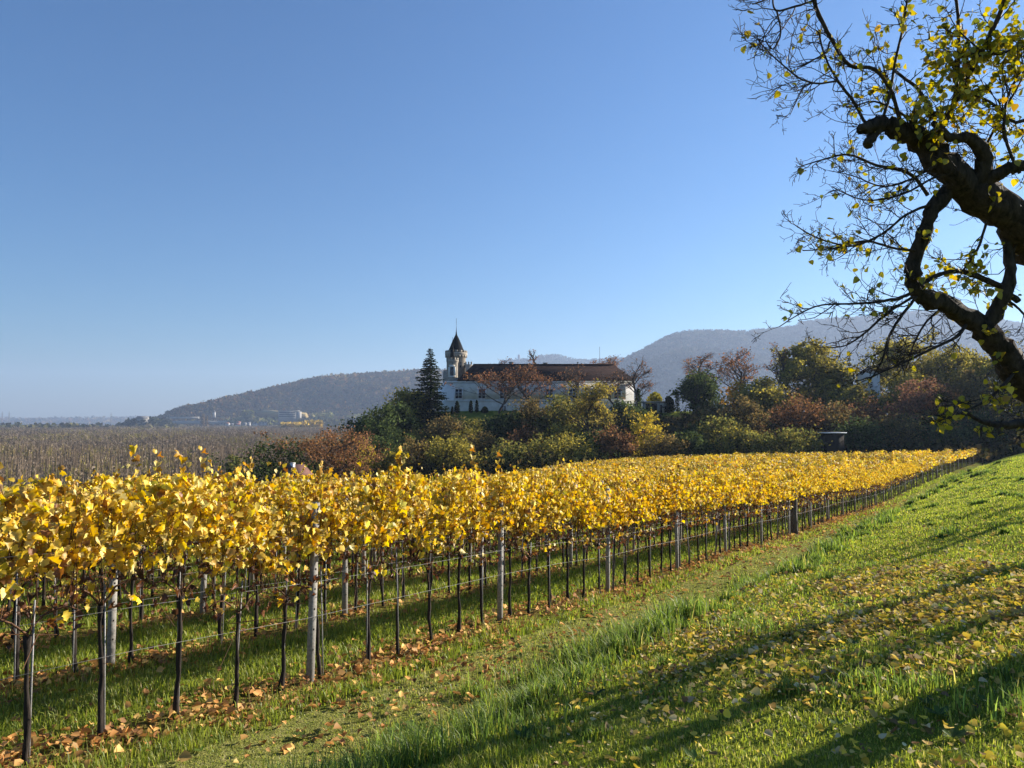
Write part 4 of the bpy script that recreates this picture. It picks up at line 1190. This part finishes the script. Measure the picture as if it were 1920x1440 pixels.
# ------------------------------------------------------------------ the plain: plantation, village, pylons
def plantation():
    mb = MB()
    rr = np.random.default_rng(55)
    def tmpl(nbr, wide, leafy):
        V, Q, c, kind = [], [], [], []
        for t0, t1, r0, r1 in ((0, .55, .011, .008), (.55, 1, .008, .002)):
            for s in range(3):
                a0, a1 = s * 2.094, (s + 1) * 2.094
                b = len(V)
                V += [(r0 * math.cos(a0), r0 * math.sin(a0), t0), (r0 * math.cos(a1), r0 * math.sin(a1), t0), (r1 * math.cos(a1), r1 * math.sin(a1), t1), (r1 * math.cos(a0), r1 * math.sin(a0), t1)]
                Q.append((b, b + 1, b + 2, b + 3))
        for i in range(nbr):
            z = .36 + .6 * rr.random(); az = rr.random() * 6.28; L = (.10 + .10 * rr.random()) * (1.15 - z) * wide * 2
            d = np.array((math.cos(az), math.sin(az), 1.1 + rr.random())); d /= np.linalg.norm(d)
            p = np.array((0, 0, z)); q = p + d * L; s = np.array((-d[1], d[0], 0)) * .006
            b = len(V); V += [tuple(p - s), tuple(p + s), tuple(q + s * .5), tuple(q - s * .5)]; Q.append((b, b + 1, b + 2, b + 3))
        for i in range(leafy):
            z = .45 + .55 * rr.random(); p = np.array((rr.normal(0, .05) * wide, rr.normal(0, .05) * wide, z))
            e = rr.normal(0, .018, (4, 3)); b = len(V); V += [tuple(p + q) for q in e]; Q.append((b, b + 1, b + 2, b + 3))
        return V, [np.array(Q[:6])], [np.array(Q[6:])]
    T = [tmpl(10, .8, 3), tmpl(12, .9, 4), tmpl(9, .7, 2), tmpl(11, .9, 9)]
    T2 = [tmpl(8, 1.6, 9), tmpl(7, 1.8, 12)]
    for lo, hi, N, tm, thick in ((175, 420, 8200, T, 0.9), (420, 900, 6500, T2, 2.2), (900, 2300, 9000, T2, 4.5)):
        Y = np.sqrt(lo ** 2 + (hi ** 2 - lo ** 2) * rng.random(N)) if hi < 800 else lo + (hi - lo) * rng.random(N) ** 1.1
        px = rng.uniform(-120, 760, N)
        x = (px - 960) / F * Y
        # planted in rows
        if hi < 800: x = np.round(x / 4.2) * 4.2 + rng.normal(0, .35, N)
        z = H(x, Y)
        ok = z < -22
        x, y, z = x[ok], Y[ok], z[ok]; n = len(x)
        hh = 22.0 * rng.uniform(.85, 1.1, n) * (0.92 + .16 * vnoise(x, y, 60, 3))
        ang = rng.random(n) * 6.28
        Mx = np.zeros((n, 3, 3)); Mx[:, 0, 0] = np.cos(ang) * thick; Mx[:, 0, 1] = -np.sin(ang) * thick; Mx[:, 1, 0] = np.sin(ang) * thick; Mx[:, 1, 1] = np.cos(ang) * thick; Mx[:, 2, 2] = 1
        grn = vnoise(x, y, 40 if hi < 800 else 120, 12)
        c = pal(n, [(.21, .165, .12), (.27, .215, .16), (.15, .12, .085)], None, .10)
        c2 = pal(n, [(.24, .22, .07), (.28, .23, .08)], None, .2)
        c = np.where(((grn > .62) & (rng.random(n) < .35))[:, None], c2, c)
        for v in range(len(tm)):
            s = slice(v, None, len(tm))
            Pt = np.stack([x[s], y[s], z[s] - .3], 1)
            scatter(mb, tm[v][0], tm[v][1], Pt, Mx[s], hh[s], c[s] * np.array((1.12, 1.06, .98)) if hi < 800 else c[s])
            scatter(mb, tm[v][0], tm[v][2], Pt, Mx[s], hh[s], c[s])
    tag(mb.build("plantation_woods", M_FAR), "bare grey brown plantation woods filling the river plain", "woods", None, "stuff")
plantation()

D_("bushy_tree", "green bush tree in front of the grey plantation, left of the dark bushy tree", 440, 215, 852, 40, 'green', "trees at the plantation's edge")
def far_trees(name, label, boxes, cols, size, Nn):
    mb = MB()
    for x0, x1, y0, y1, h0, h1 in boxes:
        n = Nn
        px = rng.uniform(x0, x1, n); Y = rng.uniform(y0, y1, n); x = (px - 960) / F * Y
        zt = rng.random(n) ** .7 * (h0 + (h1 - h0) * vnoise(x, Y, 60, 2))
        P = np.stack([x, Y, PLAIN + zt], 1)
        scatter(mb, *CARD, P, basis(rnd_dirs(n, .6), rnd_dirs(n)), size * rng.uniform(.6, 1.3, n), pal(n, cols, None, .2))
    tag(mb.build(name, M_FAR), label, "woods", None, "stuff")
far_trees("riverside_woods", "band of darker woods beyond the grey plantation", [(-60, 330, 1500, 2100, 12, 34), (300, 800, 2080, 2300, 8, 26), (560, 760, 2100, 2300, 24, 48)], [(.05, .06, .025), (.09, .08, .03), (.12, .11, .04), (.06, .05, .03)], 8, 2600)
far_trees("yellow_poplar_row", "row of golden yellow trees at the far edge of the plantation", [(528, 604, 1500, 1600, 30, 40)], [(.42, .28, .05), (.50, .34, .06), (.34, .24, .05)], 5.5, 1500)
far_trees("village_woods", "olive and yellow green woods around the far village", [(420, 520, 2260, 2400, 34, 60), (585, 625, 2260, 2400, 40, 66), (455, 475, 2260, 2330, 60, 74), (645, 690, 2260, 2400, 40, 60)], [(.14, .15, .05), (.20, .20, .06), (.10, .11, .04), (.16, .12, .05)], 9, 700)
# wooded knoll with a house, left of the village
mb = MB()
pts = np.array([(-70, 0), (-45, 14), (-15, 26), (15, 30), (45, 24), (75, 12), (105, 0)])
yk = 1900.0; xk = (262 - 960) / F * yk
n = 2600
u = rng.uniform(-70, 105, n); hh = np.interp(u, pts[:, 0], pts[:, 1])
P = np.stack([xk + u, yk + rng.uniform(-25, 60, n), PLAIN + 4 + (hh + 4 + 9 * rng.random(n)) * rng.random(n) ** .5], 1)
scatter(mb, *CARD, P, basis(rnd_dirs(n, .6), rnd_dirs(n)), rng.uniform(4, 9, n), pal(n, [(.045, .05, .025), (.07, .065, .03), (.03, .038, .02)], None, .2))
tag(mb.build("knoll_woods", M_FAR), "dark wooded knoll at the left end of the far hill", "woods", None, "stuff")
M_HWHITE = rough_mat("house_white", (0.36, 0.35, 0.34), (0.46, 0.45, 0.43), .3, 0, .9)
M_RED = rough_mat("red_tile", (0.22, 0.09, 0.06), (0.32, 0.14, 0.09), .5, 0, .9)
M_GREYR = rough_mat("grey_tile", (0.10, 0.10, 0.105), (0.17, 0.17, 0.175), .5, 0, .9)
gable_house("knoll_house", "pale house with a dark roof standing on the wooded knoll", 266, 1880, 793, 26, 16, 12, 18, M_HPALE, M_GREYR, R(12), False, None, "house", False)
mb = MB(); 
def slab(name, label, cat, px0, px1, Y, py0, py1, dep, m, group=None, low=4):
    q0, q1 = px2(px0, py0, Y), px2(px1, py1, Y)
    mb = MB(); box(mb, 0, q1[0] - q0[0], 0, dep, q1[2] - q0[2] - low, 0)
    tag(mb.build(name, m, None, (q0[0], Y, q0[2])), label, cat, group)
slab("embankment_wall", "long pale retaining wall along the foot of the far hill", "wall", 308, 425, 2240, 789, 793, 6, M_HPALE)
slab("terrace_wall", "pale terrace wall above the village, left of the poplar pair", "wall", 318, 372, 2290, 781.5, 783, 6, M_HPALE)
# vineyard terraces on the far hill
M_TERR = rough_mat("terrace_field", (0.22, 0.16, 0.06), (0.32, 0.24, 0.10), .02, 0, 1)
def field(label, poly, dz=3):
    V = [px2(*q) for q in poly]; V2 = [v + (0, 25, -14) for v in V]
    n = len(V); i = np.arange(n); k = (i + 1) % n
    mb = MB(); mb.add(V + V2, [i[None, :], (i[::-1] + n)[None, :], np.stack([i, i + n, k + n, k], 1)])
    tag(mb.build("terraced_field", M_TERR), label, "field", None, "structure")
field("tan terraced vineyard above the long block building", [(478, 771, 2330), (500, 768, 2380), (540, 770, 2380), (575, 774, 2380), (570, 777, 2330), (520, 776, 2330), (480, 775, 2330)])
# long block building
q = px2(522, 783, 2250)
t = thing("block_building", q, "long grey block building with pale flat roof below the tan terraced field", "building")
k = 2250 / F
mb = MB(); box(mb, 0, 33 * k, 0, 20, -14, 12 * k); mb.build("wall", M_HPALE, t)
mb = MB(); box(mb, -1, 36 * k, -2, 22, 12 * k + .01, 13.3 * k); mb.build("flat_roof", M_HPALE, t)
mb = MB(); box(mb, 33 * k + .02, 40 * k, 2, 18, -14, 11.4 * k); mb.build("stair_block", M_HPALE, t)
for j in range(3):
    mb = MB(); box(mb, 1.5 * k, 31.5 * k, -.6, -.02, (1.5 + 3.4 * j) * k, (3.4 + 3.4 * j) * k); mb.build("window_band", M_GLASS, t)
VH = [(425, 2220, 797, 12, 0, 0), (434, 2225, 798.5, 10, 1, 1), (445, 2190, 799, 15, 0, 0), (447, 2235, 795, 12, 1, 0), (457, 2225, 797, 12, 1, 1), (466, 2232, 796, 11, 0, 1), (476, 2215, 797, 13, 0, 1), (487, 2225, 796, 11, 1, 1), (495, 2235, 795.5, 12, 0, 1), (414, 2235, 797.5, 13, 1, 1)]
VL = ["white house with red roof at the village's left side", "small pale grey roofed house beside the village's leftmost white house", "brightest white house with a red roof in the middle of the far village",
      "pale red roofed house right behind the brightest white house", "pale grey roofed house next right of the brightest white house", "white grey roofed house in the middle right of the far village",
      "broad white grey roofed house right of the village middle", "pale grey roofed house third from the village's right end", "white grey roofed house at the village's right end", "pale grey roofed house at the village's left end"]
for (px_, Y_, py_, w_, a_, b_), lb in zip(VH, VL):
    gable_house("village_house", lb, px_, Y_, py_, w_, 9, 4.5, 8, M_HWHITE if a_ == 0 else M_HPALE, M_RED if b_ == 0 else M_GREYR, R(rng.uniform(-25, 25)), False, "houses of the far village", "house", False)
q = px2(401, 778, 2290)
t = thing("chapel", (q[0], 2290, q[2]), "tiny white chapel tower on the lower slope of the far hill", "chapel")
mb = MB(); box(mb, -3, 3, 0, 6, -8, 9); mb.build("wall", M_HWHITE, t)
mb = MB(); mb.add([(-3.5, -.5, 9.01), (3.5, -.5, 9.01), (3.5, 6.5, 9.01), (-3.5, 6.5, 9.01), (0, 3, 16)], [np.array([(3, 2, 1, 0)]), np.array([(0, 1, 4), (1, 2, 4), (2, 3, 4), (3, 0, 4)])]); mb.build("roof", M_GREYR, t)
def poplar(label, px, top, wpx, Y):
    x = (px - 960) / F * Y; h = px2(px, top, Y)[2] - PLAIN; w = wpx / F * Y * .5; n = 500
    t = thing("poplar", (x, Y, PLAIN), label, "poplar", "pair of tall poplars by the village")
    f = rng.random(n); az = rng.random(n) * 6.28; rr = w * np.minimum(1, f * 3 + .2) * np.sqrt(np.clip(1 - f ** 3, 0, 1)) * np.sqrt(rng.random(n))
    mb = MB(); tube(mb, [(0, 0, 0), (0, 0, h * .9)], [.9, .3], 5); mb.build("trunk", M_FARBARK, t)
    mb = MB(); scatter(mb, *CARD, np.stack([rr * np.cos(az), rr * np.sin(az), h * (.08 + .92 * f)], 1), basis(rnd_dirs(n), rnd_dirs(n, 1)), rng.uniform(2, 4.5, n), pal(n, [(.20, .13, .05), (.26, .18, .06), (.14, .10, .045)], None, .2)); mb.build("crown", M_FAR, t)
poplar("taller left poplar of the russet pair by the village wall", 381, 777, 8, 2080)
poplar("shorter right poplar of the russet pair by the village wall", 388, 780, 7, 2090)
# pylons on the horizon
M_PYL = rough_mat("pylon_steel", (0.16, 0.16, 0.17), (0.22, 0.22, 0.23), 1, 0, .8)
tops = []
for px_, top_, Y_, lb in ((209, 773, 3300, "lattice power pylon on the horizon left of the wooded knoll"), (18, 771, 3200, "right pylon of the two at the photo's left edge"), (5, 771, 3150, "pylon at the very left edge of the horizon")):
    x = (px_ - 960) / F * Y_; h = px2(px_, top_, Y_)[2] - PLAIN
    t = thing("power_pylon", (x, Y_, PLAIN), lb, "pylon", "power pylons on the horizon")
    mb = MB()
    L = [(-4, -4), (4, -4), (4, 4), (-4, 4)]
    for a_, b_ in L: tube(mb, [(a_, b_, 0), (a_ * .25, b_ * .25, h * .7), (0, 0, h)], .45, 4)
    for z in np.linspace(.1, .85, 7):
        s1, s2 = (1 - z) * .9 + .1, (1 - z - .1) * .9 + .1
        for i_ in range(4):
            (a_, b_), (c_, d_) = L[i_], L[(i_ + 1) % 4]
            tube(mb, [(a_ * s1, b_ * s1, h * z), (c_ * s2, d_ * s2, h * (z + .1))], .25, 3)
    mb.build("lattice_mast", M_PYL, t)
    mb = MB()
    for z, w_ in ((.72, 11), (.84, 8)): tube(mb, [(-w_, 0, h * z), (0, 0, h * z + 1), (w_, 0, h * z)], .4, 4)
    mb.build("cross_arm", M_PYL, t)
# ruin on the farthest hill
k = 5150 / F
q = px2(973, 679, 5150)
t = thing("castle_ruin", q, "small castle ruin with a tower on the pale farthest hill", "ruin")
mb = MB(); box(mb, -2.4 * k, 2.2 * k, 0, 18, -8 * k, 12.5 * k); mb.add([(-2.6 * k, -1, 12.51 * k), (2.4 * k, -1, 12.51 * k), (2.4 * k, 19, 12.51 * k), (-2.6 * k, 19, 12.51 * k), (0, 9, 15.5 * k)], [np.array([(3, 2, 1, 0)]), np.array([(0, 1, 4), (1, 2, 4), (2, 3, 4), (3, 0, 4)])]); mb.build("tower", M_HPALE, t)
mb = MB(); box(mb, -14 * k, -2.45 * k, 2, 16, -8 * k, 3.4 * k); box(mb, 2.25 * k, 6 * k, 2, 16, -8 * k, 2.2 * k); mb.build("wall", M_HPALE, t)

# ------------------------------------------------------------------ the old fruit tree at the right edge
def W(px, py, Y): return px2(px, py, Y)
def smooth_path(P, m=4):
    P = np.asarray(P, float); n = len(P)
    if n < 3: return P
    out = []
    for i in range(n - 1):
        p0, p1, p2, p3 = P[max(i - 1, 0)], P[i], P[i + 1], P[min(i + 2, n - 1)]
        for t in np.arange(m) / m:
            out.append(.5 * ((2 * p1) + (-p0 + p2) * t + (2 * p0 - 5 * p1 + 4 * p2 - p3) * t * t + (-p0 + 3 * p1 - 3 * p2 + p3) * t ** 3))
    out.append(P[-1]); return np.array(out)
LIMBS = [
 # trunk outside the frame, and the lower limb
 [(2230, 1180, 6.3, 150), (2190, 1040, 6.2, 135), (2120, 900, 6.0, 118), (2010, 795, 5.7, 92), (1945, 742, 5.55, 78), (1900, 690, 5.45, 68), (1866, 642, 5.35, 60), (1820, 599, 5.3, 52), (1770, 572, 5.2, 46), (1730, 552, 5.15, 42), (1712, 528, 5.1, 40), (1712, 498, 5.08, 37), (1725, 462, 5.05, 35), (1738, 425, 5.05, 34), (1750, 392, 5.05, 38), (1790, 350, 5.05, 44)],
 [(2120, 900, 6.0, 110), (2110, 730, 5.9, 104), (2060, 590, 5.6, 98), (1985, 500, 5.4, 90), (1920, 430, 5.2, 82), (1862, 386, 5.1, 80), (1802, 338, 5.0, 76), (1766, 297, 4.95, 64), (1725, 265, 4.9, 54), (1690, 245, 4.85, 44), (1655, 233, 4.8, 36), (1628, 238, 4.75, 28), (1614, 246, 4.72, 22)],
 [(1652, 235, 4.8, 24), (1634, 254, 4.78, 22), (1628, 273, 4.76, 20)],
 [(1838, 345, 5.0, 34), (1875, 323, 4.9, 28), (1908, 313, 4.85, 26), (1965, 305, 4.8, 24), (2030, 280, 4.8, 20)],
 [(1828, 350, 5.0, 38), (1846, 305, 4.92, 32), (1834, 272, 4.87, 28), (1808, 256, 4.83, 24), (1782, 257, 4.8, 20), (1750, 230, 4.75, 12)],
 [(1885, 425, 5.2, 18), (1894, 490, 5.2, 20), (1890, 540, 5.22, 26), (1864, 590, 5.28, 32), (1850, 628, 5.32, 34)],
 [(1908, 565, 5.3, 14), (1880, 540, 5.25, 14), (1842, 522, 5.2, 13), (1800, 508, 5.15, 11), (1760, 515, 5.12, 10), (1733, 530, 5.1, 10)],
 [(1985, 860, 5.4, 26), (1930, 800, 5.0, 22), (1880, 798, 4.9, 16), (1840, 790, 4.85, 10), (1815, 776, 4.8, 6)],
]
BR = [
 [(1623, 232, 4.76, 10), (1600, 190, 4.7, 9), (1572, 153, 4.65, 8), (1548, 110, 4.6, 6), (1535, 60, 4.5, 5)],
 [(1690, 240, 4.85, 13), (1672, 175, 4.75, 11), (1640, 130, 4.7, 10), (1593, 122, 4.6, 11), (1560, 75, 4.55, 12), (1530, 15, 4.5, 13), (1515, -40, 4.45, 13)],
 [(1574, 152, 4.65, 6), (1530, 156, 4.6, 5), (1497, 145, 4.55, 5), (1458, 113, 4.5, 4), (1434, 90, 4.45, 4), (1418, 68, 4.4, 3)],
 [(1530, 156, 4.6, 4), (1508, 162, 4.55, 3), (1492, 193, 4.5, 3), (1481, 216, 4.48, 2)],
 [(1524, 2, 4.5, 7), (1492, 12, 4.45, 6), (1455, 19, 4.4, 6), (1448, -10, 4.4, 5), (1440, -40, 4.4, 5)],
 [(1456, 19, 4.4, 6), (1464, 60, 4.38, 5), (1450, 92, 4.36, 5), (1435, 76, 4.35, 3)],
 [(1440, -6, 4.4, 4), (1425, 4, 4.4, 4), (1410, 8, 4.4, 3)],
 [(1556, 78, 4.55, 6), (1548, 98, 4.53, 5), (1520, 115, 4.5, 4), (1498, 125, 4.48, 3)],
 [(1652, 232, 4.8, 9), (1668, 180, 4.75, 8), (1676, 130, 4.7, 8), (1690, 65, 4.65, 7), (1702, -5, 4.6, 6)],
 [(1742, 268, 4.9, 20), (1788, 195, 4.8, 18), (1830, 112, 4.7, 16), (1868, 42, 4.6, 14), (1892, -30, 4.5, 12)],
 [(1760, 255, 4.85, 12), (1790, 185, 4.8, 11), (1797, 100, 4.75, 10), (1796, 20, 4.7, 9), (1788, -30, 4.7, 9)],
 [(1676, 132, 4.7, 9), (1700, 150, 4.7, 9), (1722, 168, 4.75, 10), (1750, 215, 4.8, 12)],
 [(1740, 365, 5.0, 12), (1705, 325, 4.95, 10), (1645, 310, 4.9, 8), (1590, 290, 4.85, 6), (1545, 299, 4.8, 5), (1506, 310, 4.75, 3)],
 [(1742, 385, 5.0, 10), (1700, 402, 4.95, 8), (1655, 438, 4.9, 7), (1600, 461, 4.85, 6), (1560, 455, 4.8, 5), (1520, 440, 4.75, 4), (1488, 420, 4.7, 3)],
 [(1722, 470, 5.05, 9), (1680, 466, 5.0, 7), (1620, 452, 4.95, 6), (1560, 466, 4.9, 4), (1505, 470, 4.85, 3)],
 [(1715, 545, 5.1, 11), (1690, 558, 5.05, 10), (1645, 566, 5.0, 8), (1590, 570, 4.95, 6), (1540, 572, 4.9, 5), (1500, 588, 4.88, 4), (1462, 612, 4.85, 3)],
 [(1712, 556, 5.1, 9), (1660, 590, 5.05, 8), (1622, 624, 5.0, 6), (1585, 648, 4.95, 4), (1550, 652, 4.92, 3)],
 [(1718, 556, 5.1, 9), (1692, 590, 5.05, 8), (1668, 630, 5.0, 7), (1652, 680, 4.98, 5), (1632, 712, 4.95, 3)],
 [(1815, 602, 5.3, 12), (1795, 630, 5.2, 10), (1745, 655, 5.1, 8), (1690, 682, 5.0, 6), (1640, 704, 4.95, 4), (1618, 712, 4.92, 2)],
 [(1770, 575, 5.2, 7), (1740, 600, 5.15, 6), (1716, 640, 5.1, 5), (1700, 690, 5.05, 3)],
 [(1900, 700, 5.4, 10), (1862, 742, 5.2, 8), (1810, 770, 5.1, 6), (1760, 790, 5.0, 3)],
 [(1960, 200, 4.8, 12), (1905, 228, 4.8, 10), (1855, 190, 4.75, 8), (1805, 172, 4.7, 5)],
 [(1970, 55, 4.7, 12), (1905, 92, 4.7, 10), (1850, 100, 4.65, 7), (1800, 60, 4.6, 4)],
 [(1912, 325, 4.85, 10), (1884, 252, 4.8, 9), (1890, 180, 4.75, 7), (1925, 115, 4.7, 5)],
 [(1850, 415, 5.1, 8), (1832, 470, 5.1, 7), (1802, 512, 5.1, 6)],
 [(1800, 335, 5.0, 9), (1760, 330, 4.9, 7), (1690, 365, 4.85, 6), (1620, 375, 4.8, 4), (1560, 350, 4.75, 3)],
 [(1768, 300, 4.95, 7), (1720, 330, 4.9, 6), (1660, 350, 4.88, 5), (1600, 330, 4.85, 3), (1555, 320, 4.8, 2)],
 [(1725, 265, 4.9, 8), (1700, 220, 4.85, 7), (1640, 190, 4.8, 5), (1600, 200, 4.75, 3), (1560, 195, 4.7, 2)],
 [(1895, 480, 5.2, 8), (1925, 420, 5.2, 7), (1950, 380, 5.2, 5)],
 [(1885, 560, 5.2, 8), (1920, 590, 5.2, 6), (1950, 640, 5.2, 5)],
 [(1840, 290, 4.9, 8), (1880, 210, 4.85, 7), (1915, 150, 4.8, 5), (1940, 60, 4.7, 4)],
]
LEAFCL = [(1730, 110, 60, 60), (1760, 210, 55, 90), (1830, 170, 60, 120), (1860, 60, 60, 120), (1900, 130, 45, 60), (1770, 100, 60, 90), (1700, 230, 40, 30), (1745, 245, 30, 60), (1900, 40, 60, 110), (1850, 230, 40, 45), (1640, 60, 60, 26), (1720, 30, 60, 34),
          (1600, 110, 60, 16), (1570, 445, 45, 34), (1530, 460, 30, 14), (1640, 500, 60, 12), (1735, 500, 45, 26), (1800, 490, 50, 44), (1850, 500, 50, 44), (1890, 430, 40, 24), (1745, 540, 30, 12), (1850, 570, 40, 22), (1900, 560, 30, 24), (1845, 290, 25, 22), (1880, 290, 30, 18), (1700, 340, 60, 14), (1790, 780, 35, 30), (1850, 760, 40, 30), (1900, 745, 30, 26), (1760, 800, 16, 9), (1810, 720, 40, 14), (1880, 660, 30, 14), (1660, 180, 50, 22), (1545, 40, 40, 6), (1520, 140, 40, 5), (1620, 320, 60, 10), (1740, 430, 40, 12), (1870, 340, 40, 20), (1900, 240, 40, 46), (1780, 160, 50, 90), (1850, 110, 60, 90)]
def old_tree():
    r = np.random.default_rng(91)
    base = W(2230, 1180, 6.3); base[2] = float(H(base[0], base[1]))
    t = thing("old_fruit_tree", base, "old leaning fruit tree with black limbs and sparse yellow leaves at the right edge", "tree")
    tr = MB(); tw = MB(); lf = MB()
    def path(pts):
        P = np.array([W(a, b, c) for a, b, c, _ in pts]); rad = np.array([w * .84 / 2 / F * c for _, _, c, w in pts])
        Q = smooth_path(np.concatenate([P, rad[:, None]], 1), 4)
        return Q[:, :3] - base, Q[:, 3]
    for i, L in enumerate(LIMBS):
        P, rad = path(L)
        if i == 0: rad = rad * .86
        if i == 0:
            P = np.concatenate([[P[0] + (0.05, 0, -0.35)], P]); rad = np.concatenate([[rad[0] * 1.25], rad])
        P = P + r.normal(0, 1, P.shape) * (rad * .13)[:, None]
        tube(tr, P, rad * r.uniform(.88, 1.12, len(rad)), 14, rough=0.34)
        # knobs and burrs
    segs = []                                # (point, direction, length factor)
    def twig(p, d, L, rad, lev):
        n = 5 if lev == 1 else 4
        P = [p]; dd = d / np.linalg.norm(d)
        for _ in range(n):
            dd = dd + r.normal(0, .20, 3) + (0, 0, .03); dd /= np.linalg.norm(dd); P.append(P[-1] + dd * L / n)
        P = np.array(P); tube(tw, P, np.linspace(rad, max(rad * .5, .0016), n + 1), 4 if lev < 2 else 3, cap=False)
        segs.append(P)
        if lev < 3:
            m = (4, 4, 3)[lev - 1] if lev < 3 else 0
            for j in range(m):
                q = P[1 + r.integers(0, n)]; nd = dd + r.normal(0, .65, 3) * (1, .8, 1)
                twig(q, nd, L * r.uniform(.3, .6), max(rad * .6, .0019), lev + 1)
    def dress(P, rad, step, L0):
        dist_ = 0
        for i in range(1, len(P)):
            dist_ += np.linalg.norm(P[i] - P[i - 1])
            if dist_ > step:
                dist_ = 0
                T = P[i] - P[i - 1]; T /= np.linalg.norm(T)
                out = np.array((-.55, r.normal(0, .55), r.normal(.05, .6)))
                d = T * .8 + out + r.normal(0, .35, 3)
                twig(P[i], d, L0 * (1 - .6 * i / len(P)) * r.uniform(.5, 1.2), min(.0046, rad[i] * .7), 1)
    for L in BR:
        P, rad = path(L); rad = rad * .78
        tube(tw, P + r.normal(0, 1, P.shape) * (rad * .15)[:, None], rad, 6, cap=False, rough=.15)
        segs.append(P); dress(P, rad, .054, .36)
    for L in LIMBS[:2]:
        P, rad = path(L); s = slice(22, None) if L is LIMBS[0] else slice(16, None); dress(P[s], rad[s], .07, .42)
    for L in LIMBS[3:]:
        P, rad = path(L); dress(P, rad, .11, .40)
    tr.build("trunk", M_BARK, t, sm_) if False else link("trunk", tr.mesh("trunk", M_BARK, True), t)
    tw.build("branches", M_TWIG, t)
    allp = np.concatenate(segs)
    # leaves hang where the photograph has them: near twigs in clusters, thinly elsewhere
    PP, HI = [], []
    w_ = allp + base
    pxs = 960 + w_[:, 0] / w_[:, 1] * F; 
    c_, s_ = math.cos(PITCH), math.sin(PITCH)
    fy = w_[:, 1] * c_ + w_[:, 2] * s_; fz = -w_[:, 1] * s_ + w_[:, 2] * c_
    pxs = 960 + w_[:, 0] / fy * F; pys = 720 - fz / fy * F
    for cx, cyy, rad, n in LEAFCL:
        d2 = ((pxs - cx) ** 2 + (pys - cyy) ** 2) / rad ** 2
        wgt = np.exp(-d2 * 1.2); 
        if wgt.sum() < 1e-6: continue
        if cyy < 300 and cx > 1690: n = int(n * 1.3)
        idx = r.choice(len(allp), n, p=wgt / wgt.sum()); PP.append(allp[idx]); HI.append(np.full(n, cyy < 300 and cx > 1690))
    PP.append(allp[r.choice(len(allp), 330)]); HI.append(np.zeros(330, bool))
    P = np.concatenate(PP); HI = np.concatenate(HI); n = len(P); P = P + r.normal(0, .022, (n, 3))
    T = r.normal(0, .5, (n, 3)); T[:, 2] -= 1; N = rnd_dirs(n)
    col = pal(n, [(.62, .48, .03), (.50, .40, .04), (.36, .34, .04), (.20, .22, .03), (.48, .28, .05)], [4, 3, 2.5, 2, .8], .15)
    dkc = pal(n, [(.16, .17, .025), (.24, .24, .03), (.10, .12, .02), (.55, .44, .03)], [3, 2.5, 2, 1.6], .15)
    col = np.where((HI & (r.random(n) < .28))[:, None], dkc, col)
    scatter(lf, *LEAF_HEART, P, basis(N, T), r.uniform(.026, .054, n), col)
    lf.build("leaves", M_VINE, t)
old_tree()

# further trees of the orchard row, right of the frame: they throw the shadows across the meadow
def orchard_tree(x, y, h, w, seed, label):
    r = np.random.default_rng(seed)
    zb = float(H(x, y, False))
    t = thing("orchard_tree", (x, y, zb), label, "tree", "orchard trees beyond the right edge")
    out, tips = skeleton(r, h, w, .17, .40, (6, 4, 3), 3, .45, .11)
    sc = np.array((1, 1, h / tips[:, 2].max()))
    tr, tw, lf = MB(), MB(), MB()
    for P, rd, lev in out:
        if lev < 2: tube(tr, P * sc, rd, 8, cap=False, rough=.2)
        else: tube(tw, P * sc, np.maximum(rd * .7, .006), 4, cap=False)
    tr.build("trunk", M_BARK, t); tw.build("branches", M_TWIG, t)
    n = 900 if seed == 300 else 320; idx = r.integers(0, len(tips), n); P = tips[idx] * sc + r.normal(0, .12, (n, 3))
    scatter(lf, *LEAF_HEART, P, basis(rnd_dirs(n), rnd_dirs(n, -1)), r.uniform(.05, .085, n), pal(n, [(.62, .48, .03), (.50, .40, .04), (.36, .34, .04)], None, .15))
    lf.build("leaves", M_VINE, t)
for i, (x, y, h, w, lb) in enumerate(((10.2, 11.6, 7.6, 4.0, "sparse yellow leaved orchard tree nearest behind the old leaning tree"), (13.6, 12.9, 7.8, 4.2, "second orchard tree beyond the right edge of the meadow"), (18.5, 20, 7.5, 4.6, "third orchard tree beyond the right edge of the meadow"),
        (26, 27, 7.5, 4.5, "fourth orchard tree beyond the right edge of the meadow"), (36, 37, 7.8, 5, "fifth orchard tree beyond the right edge of the meadow"), (50, 49, 8, 5, "farthest orchard tree beyond the right edge of the meadow"))):
    orchard_tree(x, y, h, w, 300 + i, lb)

# broad leaved weeds in the turf
def weeds():
    K = 700; nl = 8
    x = rng.uniform(-3, 16, K); y = 3 + 22 * rng.random(K) ** 1.4
    a, p = ap(x, y); ok = (p < 5.9) & (x < .8 * y); x, y = x[ok], y[ok]; K = len(x)
    az = rng.random(K * nl) * 6.283
    T = np.stack([np.cos(az), np.sin(az), .35 + .4 * rng.random(K * nl)], 1)
    N = np.stack([-.4 * np.cos(az), -.4 * np.sin(az), np.ones(K * nl)], 1)
    P = np.repeat(np.stack([x, y, H(x, y) + .01], 1), nl, 0)
    tv = [(0, 0, 0), (.22, .45, .03), (.12, .9, 0), (0, 1, -.04), (-.12, .9, 0), (-.22, .45, .03)]
    sz = np.repeat(rng.uniform(.04, .11, K), nl) * rng.uniform(.6, 1.2, K * nl)
    mb = MB(); scatter(mb, tv, [np.array([(0, 1, 2, 3), (0, 3, 4, 5)])], P, basis(N, T), sz, pal(K * nl, [(.10, .17, .03), (.16, .22, .04), (.07, .12, .025)], None, .2))
    tag(mb.build("meadow_weeds", M_GRASS), "dark broad leaved weeds dotted through the meadow turf", "weeds", None, "stuff")
weeds()
